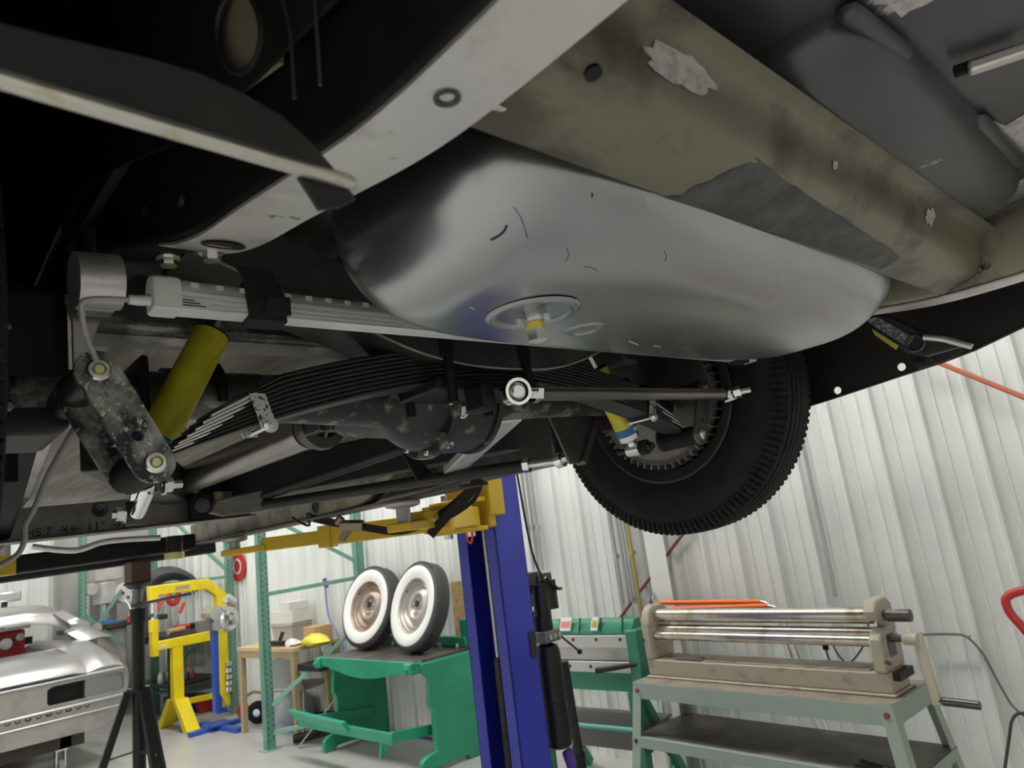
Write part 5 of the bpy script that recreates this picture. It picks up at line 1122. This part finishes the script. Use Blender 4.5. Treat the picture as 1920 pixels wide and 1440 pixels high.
MB().tube(smooth_path([(a.x+.14, -.28, a.z-.10), (a.x+.20, -.34, a.z-.22), (a.x+.18, -.34, a.z-.34)], 4), .012, 8).build('quill_lever', 'zinc', ml)
MB().cyl((a.x+.18, -.34, a.z-.32), (a.x+.18, -.34, a.z-.40), .02).build('lever_grip', 'red_plastic', ml)
MB().bb((a.x-.15, .05, 0), (a.x+.20, .45, a.z+.05)).build('column', 'mill_grey', ml, bev=.03, seg=3)
tzm = Mq(200, 1168).z
MB().bb((a.x-.50, -.35, tzm-.06), (a.x+.65, -.02, tzm)).build('table', 'dark_steel', ml, bev=.006)
MB().bb((a.x-.15, -.25, .45), (a.x+.2, .05, tzm-.06)).build('knee', 'mill_grey', ml, bev=.02)
MB().bb((a.x-.35, -.33, tzm), (a.x+.05, -.20, tzm+.035)).build('blue_strip', mat('strip_blue', (.04, .18, .55), .45), ml)
for s in (-.2, .25): MB().cyl((a.x+s, -.36, tzm-.03), (a.x+s, -.42, tzm-.03), .06, n=18).build('hand_wheel', 'zinc', ml)
# ================================================================== bare metal car body on a dolly
RY = 7.35
cb = thing('car_shell', 'bare brushed steel car body shell seen from the rear, on a rolling dolly', 'car body', (1.6, RY, 0)); cbo = V(cb.location)
def K(px, py, dy=0): v = ry(px, py, RY+dy)-cbo; return V((v.x, dy, v.z))
mat('shell_steel', (.50, .49, .49), .30, .9, (.44, .43, .43), 3, .4, .7, bump=.02, bs=8)
mat('shell_dull', (.46, .44, .40), .40, .75, (.38, .36, .33), 5)
XL = -1.6
xr = K(238, 1258).x
zb0 = K(120, 1382).z; zt0 = K(120, 1272).z
# rear panel with slots and a round opening
def zline(x, zL): return zL
slot = [V((x_, 0, z_)) for x_, z_ in ((xr-.62, zt0-.20), (xr-.04, zt0-.20), (xr-.02, zt0-.18), (xr-.03, zt0-.06), (xr-.06, zt0-.045), (xr-.60, zt0-.05), (xr-.64, zt0-.07), (xr-.64, zt0-.18))]
hc_ = V((xr-1.22, 0, zb0+.20)); hole = [hc_+V((.13*math.cos(t), 0, .09*math.sin(t))) for t in [2*math.pi*i/24 for i in range(24)]]
outer = [V((XL, 0, zb0+.02)), V((xr-.25, 0, zb0)), V((xr-.08, 0, zb0+.05)), V((xr, 0, zb0+.22)), V((xr+.02, 0, zt0-.1)), V((xr, 0, zt0)), V((XL, 0, zt0))]
MB().plate([outer, slot, hole], (0, .015, 0)).build('rear_panel', 'shell_dull', cb, sm=0)
MB().bb((XL, .10, zb0+.05), (xr-.05, .12, zt0-.02)).build('inner_panel', 'black_satin', cb, sm=0)
for z_, hh in ((zt0-.245, .014), (zb0+.15, .010), (zt0-.012, .014)): MB().cyl((XL, -.004, z_), (xr-.03, -.004, z_), hh, n=10).build('pressed_rib', 'shell_steel', cb)
for k in range(12): MB().lathe([(.0001, .002), (.012, .002), (.016, -.004), (.020, 0)], (xr-.92+.05*k+.02*(k % 3), -.001, zb0+.215), (0, 1, 0), 14).build('punched_hole', 'satin_dark', cb)
for t in range(8): MB().lathe([(.0001, .002), (.008, .002), (.011, -.003), (.014, 0)], hc_+V((.17*math.cos(t*.785), -.001, .125*math.sin(t*.785))), (0, 1, 0), 12).build('punched_hole', 'satin_dark', cb)
# deck lid: curved surface going up and forward
prof2 = [(0, zt0+.005), (-.03, zt0+.03), (.03, zt0+.09), (.25, zt0+.155), (.60, zt0+.195), (.85, zt0+.21), (.90, zt0+.19), (.6, zt0+.12), (.1, zt0+.0)]
MB().loft([[V((x_, a_, b_-.02*s)) for a_, b_ in prof2] for x_, s in ((XL, 0), (xr-.45, 0), (xr-.34, 1))]).build('deck_lid', 'shell_steel', cb, sm=60)
# right fender with rounded crown
rings = []
for k in range(12):
    t = k/11; y_ = .03+1.9*t; top = zt0+.02+.20*min(1, t*3)**.6; s = min(1, .25+t*2.2)
    rings.append([V((xr-.34, y_, top-.02)), V((xr-.22, y_, top+.04*s)), V((xr-.10, y_, top+.025*s)), V((xr-.02, y_, top-.05*s)), V((xr+.05*s-.03, y_, top-.22)), V((xr+.06*s-.03, y_, zb0+.3)), V((xr-.02, y_, zb0+.1)), V((xr-.34, y_, zb0+.1))])
MB().loft(rings).build('rear_fender', 'shell_steel', cb, sm=60)
# roof, pillars and rear window opening
def roofpt(px, py, dy): v = ry(px, py, RY+dy)-cbo; return v
zr = ry(60, 1140, RY+1.5).z; zs = zt0+.21; xr2 = ry(112, 1140, RY+1.5).x-cbo.x; xr3 = ry(170, 1205, RY+.9).x-cbo.x
rings = []
for y_, z_, xe in ((1.25, zr-.10, xr2-.02), (1.32, zr-.03, xr2), (1.5, zr+.01, xr2+.02), (2.0, zr+.04, xr2+.05), (2.9, zr+.02, xr2+.05), (3.0, zr-.05, xr2)):
    rings.append([V((XL, y_, z_)), V((xe-.35, y_, z_)), V((xe-.12, y_, z_-.02)), V((xe, y_, z_-.09)), V((xe-.03, y_, z_-.12)), V((xe-.35, y_, z_-.05)), V((XL, y_, z_-.05))])
MB().loft(rings).build('roof', 'shell_steel', cb, sm=60)
P_ = [V((xr2-.05, 1.27, zr-.10)), V((xr2+.10, 1.12, zr-.25)), V((xr3-.08, .95, zs+.12)), V((xr3+.05, .80, zs+.0))]
rings = []
for k, p in enumerate(smooth_path(P_, 5)):
    wd = .07+.006*k; rings.append([p+V((-wd, 0, .02)), p+V((0, -.02, .04)), p+V((wd, .10, .02)), p+V((wd+.02, .45, 0)), p+V((0, .45, -.02)), p+V((-wd, .06, 0))])
MB().loft(rings).build('rear_pillar', 'shell_steel', cb, sm=60)
MB().bar((xr2-.62, 1.5, zs-.02), (xr2-.66, 1.5, zr-.1), .12, .05).build('door_pillar', 'shell_dull', cb, bev=.01)
MB().bb((XL, .86, zs-.06), (xr3-.05, .90, zs+.0)).build('window_sill', 'shell_steel', cb, bev=.01)
for k in range(9): MB().bb((XL+.75+.12*k, .84, zs-.035), (XL+.80+.12*k, .858, zs-.012)).build('sill_slot', 'black_satin', cb)
MB().bb((XL, 1.0, .25), (xr-.3, 3.6, .3)).build('floor_pan', 'dark_steel', cb)
# dolly
mat('dolly_brown', (.06, .045, .035), .6)
for y_ in (.15, 2.4): MB().bb((XL+.4, y_, zb0-.12), (xr-.3, y_+.1, zb0-.02)).build('dolly_beam', 'dolly_brown', cb, bev=.006)
MB().bb((xr-.5, .15, zb0-.12), (xr-.4, 2.5, zb0-.02)).build('dolly_beam', 'dolly_brown', cb, bev=.006)
cz = zb0-.12
for x_, y_ in ((xr-.48, .2), (xr-.48, 2.45), (XL+.5, .2)):
    rad = min(.07, cz*.45); cw = MB().cyl((x_-.02, y_, rad), (x_+.02, y_, rad), rad, n=24).build('caster', mat('caster_grey', (.25, .23, .21), .5), cb)
    MB().bb((x_-.04, y_-.03, rad), (x_-.028, y_+.03, cz)).bb((x_+.028, y_-.03, rad), (x_+.04, y_+.03, cz)).bb((x_-.05, y_-.05, cz-.012), (x_+.05, y_+.05, cz)).build('caster_fork', 'zinc', cw)
# things seen over the car body
vz = ry(14, 1197, 9.6); vs_ = thing('machine_vise', 'bright red machine tool seen through the bare car body window opening', 'machine', (vz.x, 9.7, 0))
MB().bb((-.25, -.2, 0), (.25, .3, vz.z-.2)).build('pedestal', 'mill_grey', vs_, bev=.02); MB().bb((-.16, -.22, vz.z-.2), (.14, .1, vz.z+.08)).build('housing', 'red_paint', vs_, bev=.03, seg=3)
MB().cyl((-.05, -.26, vz.z-.05), (-.05, -.20, vz.z-.05), .06).cyl((.08, -.26, vz.z), (.08, -.2, vz.z), .04).build('dial', 'silver', vs_); MB().bb((.14, -.1, vz.z-.1), (.24, .0, vz.z-.02)).build('motor', 'satin_dark', vs_, bev=.01)
MB().bb((-.12, -.15, vz.z+.08), (.2, -.05, vz.z+.11)).build('slide', 'silver', vs_)
lz = ry(15, 1120, 9.7); MB().cyl((-.05, -.05, vz.z+.08), (-.02, -.05, lz.z), .03).build('arm', 'satin_dark', vs_); MB().bb((-.16, -.12, lz.z-.05), (.12, .06, lz.z+.06)).build('lamp_head', 'silver', vs_, bev=.02)
# ================================================================== workbench with bins, table clutter
tq = rz(441, 1216, .80); tx0 = tq.x
wt = thing('wood_table', 'wooden topped work table behind the green rack post', 'table', (3.62, 6.45, 0)); wo = V(wt.location)
MB().bb((0, -.42, .765), (.52, .62, .80)).build('table_top', mat('ply', (.62, .45, .24), .5, 0, (.52, .37, .2), 5, st=(1, 6, 1)), wt, bev=.003)
MB().bb((.01, -.41, .70), (.035, .61, .765)).build('front_rail', mat('ply_edge', (.42, .32, .18), .6), wt)
for x_ in (.03, .48):
    for y_ in (-.38, .58): MB().bb((x_-.025, y_-.025, 0), (x_+.025, y_+.025, .765)).build('leg', 'ply_edge', wt)
def boxy(nm, lab, cat, px, py, X, w_, d_, h_, M, z0=.80, lid=None, taper=1.0, group=None):
    q = rx(px, py, X); c_ = (X, q.y, z0)
    o = thing(nm, lab, cat, c_, random.Random(px).uniform(-.1, .1), group)
    MB().loft([[V((a*d_/2*s, b*w_/2*s, z)) for a, b in ((-1, -1), (1, -1), (1, 1), (-1, 1))] for z, s in ((0, taper), (h_, 1))]).build('body', M, o, bev=.004)
    if lid: MB().bb((-d_/2-.008, -w_/2-.008, h_), (d_/2+.008, w_/2+.008, h_+.03)).build('lid', lid, o, bev=.006)
    return o, q.y
mat('tote_grey', (.40, .38, .36), .5); mat('card', (.52, .34, .18), .6); mat('box_white', (.68, .67, .64), .5)
o, yy = boxy('storage_tote', 'grey plastic tote on the wooden table', 'bin', 548, 1190, 3.98, .33, .24, .15, 'tote_grey', .80, 'tote_grey', .9)
boxy('carton', 'white printed carton on the grey tote', 'box', 548, 1170, 3.98, .34, .24, .12, 'box_white', .982)
boxy('carton', 'small white box topmost on the tote stack', 'box', 552, 1150, 3.98, .22, .2, .08, 'box_white', 1.104)
boxy('cardboard_box', 'plain brown cardboard box right of the grey tote', 'box', 597, 1190, 3.92, .20, .2, .15, 'card')
bg = MB(); R2 = random.Random(2); yb_c = rx(592, 1208, 3.78).y
bg.loft([[V((3.78+r_*.9*math.cos(t)*(1+.25*R2.uniform(-1, 1)), yb_c+r_*1.5*math.sin(t)*(1+.25*R2.uniform(-1, 1)), z)) for t in [2*math.pi*i/14 for i in range(14)]] for z, r_ in ((.801, .08), (.83, .11), (.87, .09), (.90, .04))])
tag(bg.build('plastic_bag', mat('bag_yellow', (.80, .66, .06), .4), sm=60), 'crumpled yellow plastic bag on the wooden table', 'bag')
bg = MB(); yb_d = rx(548, 1210, 3.76).y
bg.loft([[V((3.76+r_*.9*math.cos(t)*(1+.3*R2.uniform(-1, 1)), yb_d+r_*1.6*math.sin(t)*(1+.3*R2.uniform(-1, 1)), z)) for t in [2*math.pi*i/14 for i in range(14)]] for z, r_ in ((.801, .07), (.82, .09), (.845, .05), (.86, .02))])
tag(bg.build('paper_towel', mat('paper', (.74, .74, .73), .8), sm=60), 'crumpled white paper towel beside the yellow bag', 'paper')
gn_ = thing('torch_gun', 'black tool with a handle lying at the table front', 'hand tool', (3.70, rx(520, 1213, 3.7).y, .80)); MB().bar((0, -.12, .03), (0, .15, .03), .05, .04).build('body', 'satin_dark', gn_, bev=.006); MB().bar((0, -.05, .05), (.02, -.08, .13), .03, .03).build('grip', 'satin_dark', gn_, bev=.004)
# blue air hose on the wall
hs = thing('air_hose', 'pale blue air hose hanging on the wall left of the wheels', 'hose', (4.14, 5.9, 0)); hso = V(hs.location)
MB().tube(smooth_path([rx(x, y, 4.13)-hso for x, y in ((610, 1100), (612, 1130), (618, 1160), (632, 1185), (645, 1215))], 6), .011, 8).build('hose', mat('hose_blue', (.22, .28, .60), .4), hs)
MB().cyl(rx(608, 1085, 4.14)-hso, rx(612, 1102, 4.14)-hso, .02).build('coupler', mat('purple', (.2, .1, .4), .4), hs)
# grey office chair and clutter under the table
chr_ = thing('office_chair', 'grey plastic office chair under the wooden table', 'chair', (3.84, 6.32, 0), .3)
rings = []
for k in range(7):
    t = k/6; z_ = .40+.30*t; off = .16+.06*t*t; rings.append([V((-off, a*.19*(1-.25*t*t), z_+.02*(1-abs(a)))) for a in (-1, -.5, 0, .5, 1)]+[V((-off-.012, a*.19*(1-.25*t*t), z_+.02*(1-abs(a)))) for a in (1, .5, 0, -.5, -1)])
MB().loft(rings).build('backrest', mat('chair_grey', (.28, .28, .28), .5), chr_, sm=60)
MB().bb((-.18, -.2, .40), (.20, .2, .44)).build('seat', 'chair_grey', chr_, bev=.02, seg=3)
for x_ in (-.16, .18):
    for y_ in (-.18, .18): MB().cyl((x_, y_, .40), (x_*1.2, y_*1.1, 0), .011, n=10).build('leg', 'zinc', chr_)
ds_ = thing('desk_keyboard_tray', 'dark drawer box under the right end of the wooden table', 'drawer', (3.66, 5.86, 0)); MB().bb((-.02, -.2, .60), (.3, .15, .66)).build('tray', 'satin_dark', ds_, bev=.006); MB().bb((.24, -.18, 0), (.29, -.13, .60)).bb((.24, .08, 0), (.29, .13, .60)).build('leg', 'ply_edge', ds_)
cs = thing('steel_bumper', 'curved black steel bar lying on the floor left of the green shear', 'bar', (3.66, 5.70, 0))
MB().tube(smooth_path([(-.10, .30, .05), (0, .2, .06), (.05, .0, .10), (.15, -.12, .07), (.30, -.2, .05)], 6), .04, 12).build('bar', 'black_paint', cs)
for k in range(3): bolt('bar_bolt', (.02+.09*k, .06-.09*k, .13), (-.5, -.5, .7), .012, .012, 'zinc', cs)
MB().tube(smooth_path([(.05, .38, .16), (.16, .26, .17), (.26, .1, .16)], 5), .045, 12).build('upper_bar', 'black_paint', cs)
ln = MB().bar((3.52, 5.86, .012), (3.86, 5.52, .50), .045, .012).build('leaning_bar', 'pad_steel', bev=.002); tag(ln, 'flat grey steel bar leaning between the rack post and the shear', 'bar')
bgb = MB(); bgb.loft([[V((3.95+r_*1.1*math.cos(t)*(1+.15*R2.uniform(-1, 1)), 6.65+r_*math.sin(t)*(1+.15*R2.uniform(-1, 1)), z)) for t in [2*math.pi*i/14 for i in range(14)]] for z, r_ in ((.0, .15), (.12, .19), (.28, .15), (.36, .06))])
tag(bgb.build('trash_bag', mat('bag_blue', (.25, .29, .36), .35, 0, (.35, .38, .42), 9), sm=60), 'grey blue plastic bag on the floor under the wooden table', 'bag')
# casters and dolly wheels between press and table
def cwheel(px, py, X, r_, M, lab):
    q = rx(px, py, X); o = thing('cart_wheel', lab, 'wheel', (X, q.y, 0), .6, 'loose cart wheels'); MB().lathe([(.0001, -.02), (r_*.5, -.022), (r_*.8, -.02), (r_, -.016), (r_, .016), (r_*.8, .02), (r_*.5, .022), (.0001, .02)], (0, 0, r_), (1, 0, 0), 24).build('tire', M, o); MB().cyl((-.03, 0, r_), (.03, 0, r_), r_*.35, n=16).build('hub', 'zinc', o)
    return o
cwheel(456, 1300, 3.98, .075, 'red_paint', 'red cart wheel standing on the floor right of the blue pedestal')
cwheel(482, 1302, 3.9, .11, 'rubber', 'black cart wheel next to the green rack post')
cl_ = thing('c_clamp', 'curved brass coloured clamp on the floor beside the rack post', 'clamp', (rz(480, 1345).x, rz(480, 1345).y, 0)); MB().tube(smooth_path([(0, .14, .02), (-.04, .14, .18), (0, .06, .25), (.02, -.10, .25)], 5), .016, 10).build('frame', 'brass_drab', cl_); MB().cyl((-.06, .16, .03), (.05, .02, .03), .012).build('screw', 'satin_dark', cl_)
# brown board behind the lift post
tag(MB().bb((4.12, 4.02, .80), (4.17, 4.40, 1.24)).build('chip_board', mat('osb', (.58, .40, .20), .6, 0, (.42, .28, .13), 25)), 'brown chip board leaning on the wall behind the whitewall wheels', 'board')
bl = thing('floor_hose', 'dark blue hose on the floor behind the green shear', 'hose', (4.0, 5.0, 0)); MB().tube(smooth_path([(.05, .35, .012), (.1, .1, .012), (.08, -.2, .012), (.12, -.5, .012)], 6), .012, 8).build('hose', mat('hose_navy', (.03, .03, .20), .4), bl)
sg = thing('wall_sign', 'red and white hanging sign on the far end of the right wall', 'sign', rx(447, 1062, 4.17)); MB().lathe([(.0001, 0), (.17, 0), (.17, .012), (.0001, .012)], (0, 0, 0), (-1, 0, 0), 28).build('disc', 'red_paint', sg); MB().lathe([(.07, .013), (.09, .013), (.09, .016), (.07, .016)], (0, 0, 0), (-1, 0, 0), 28).build('ring', 'plastic_white', sg)
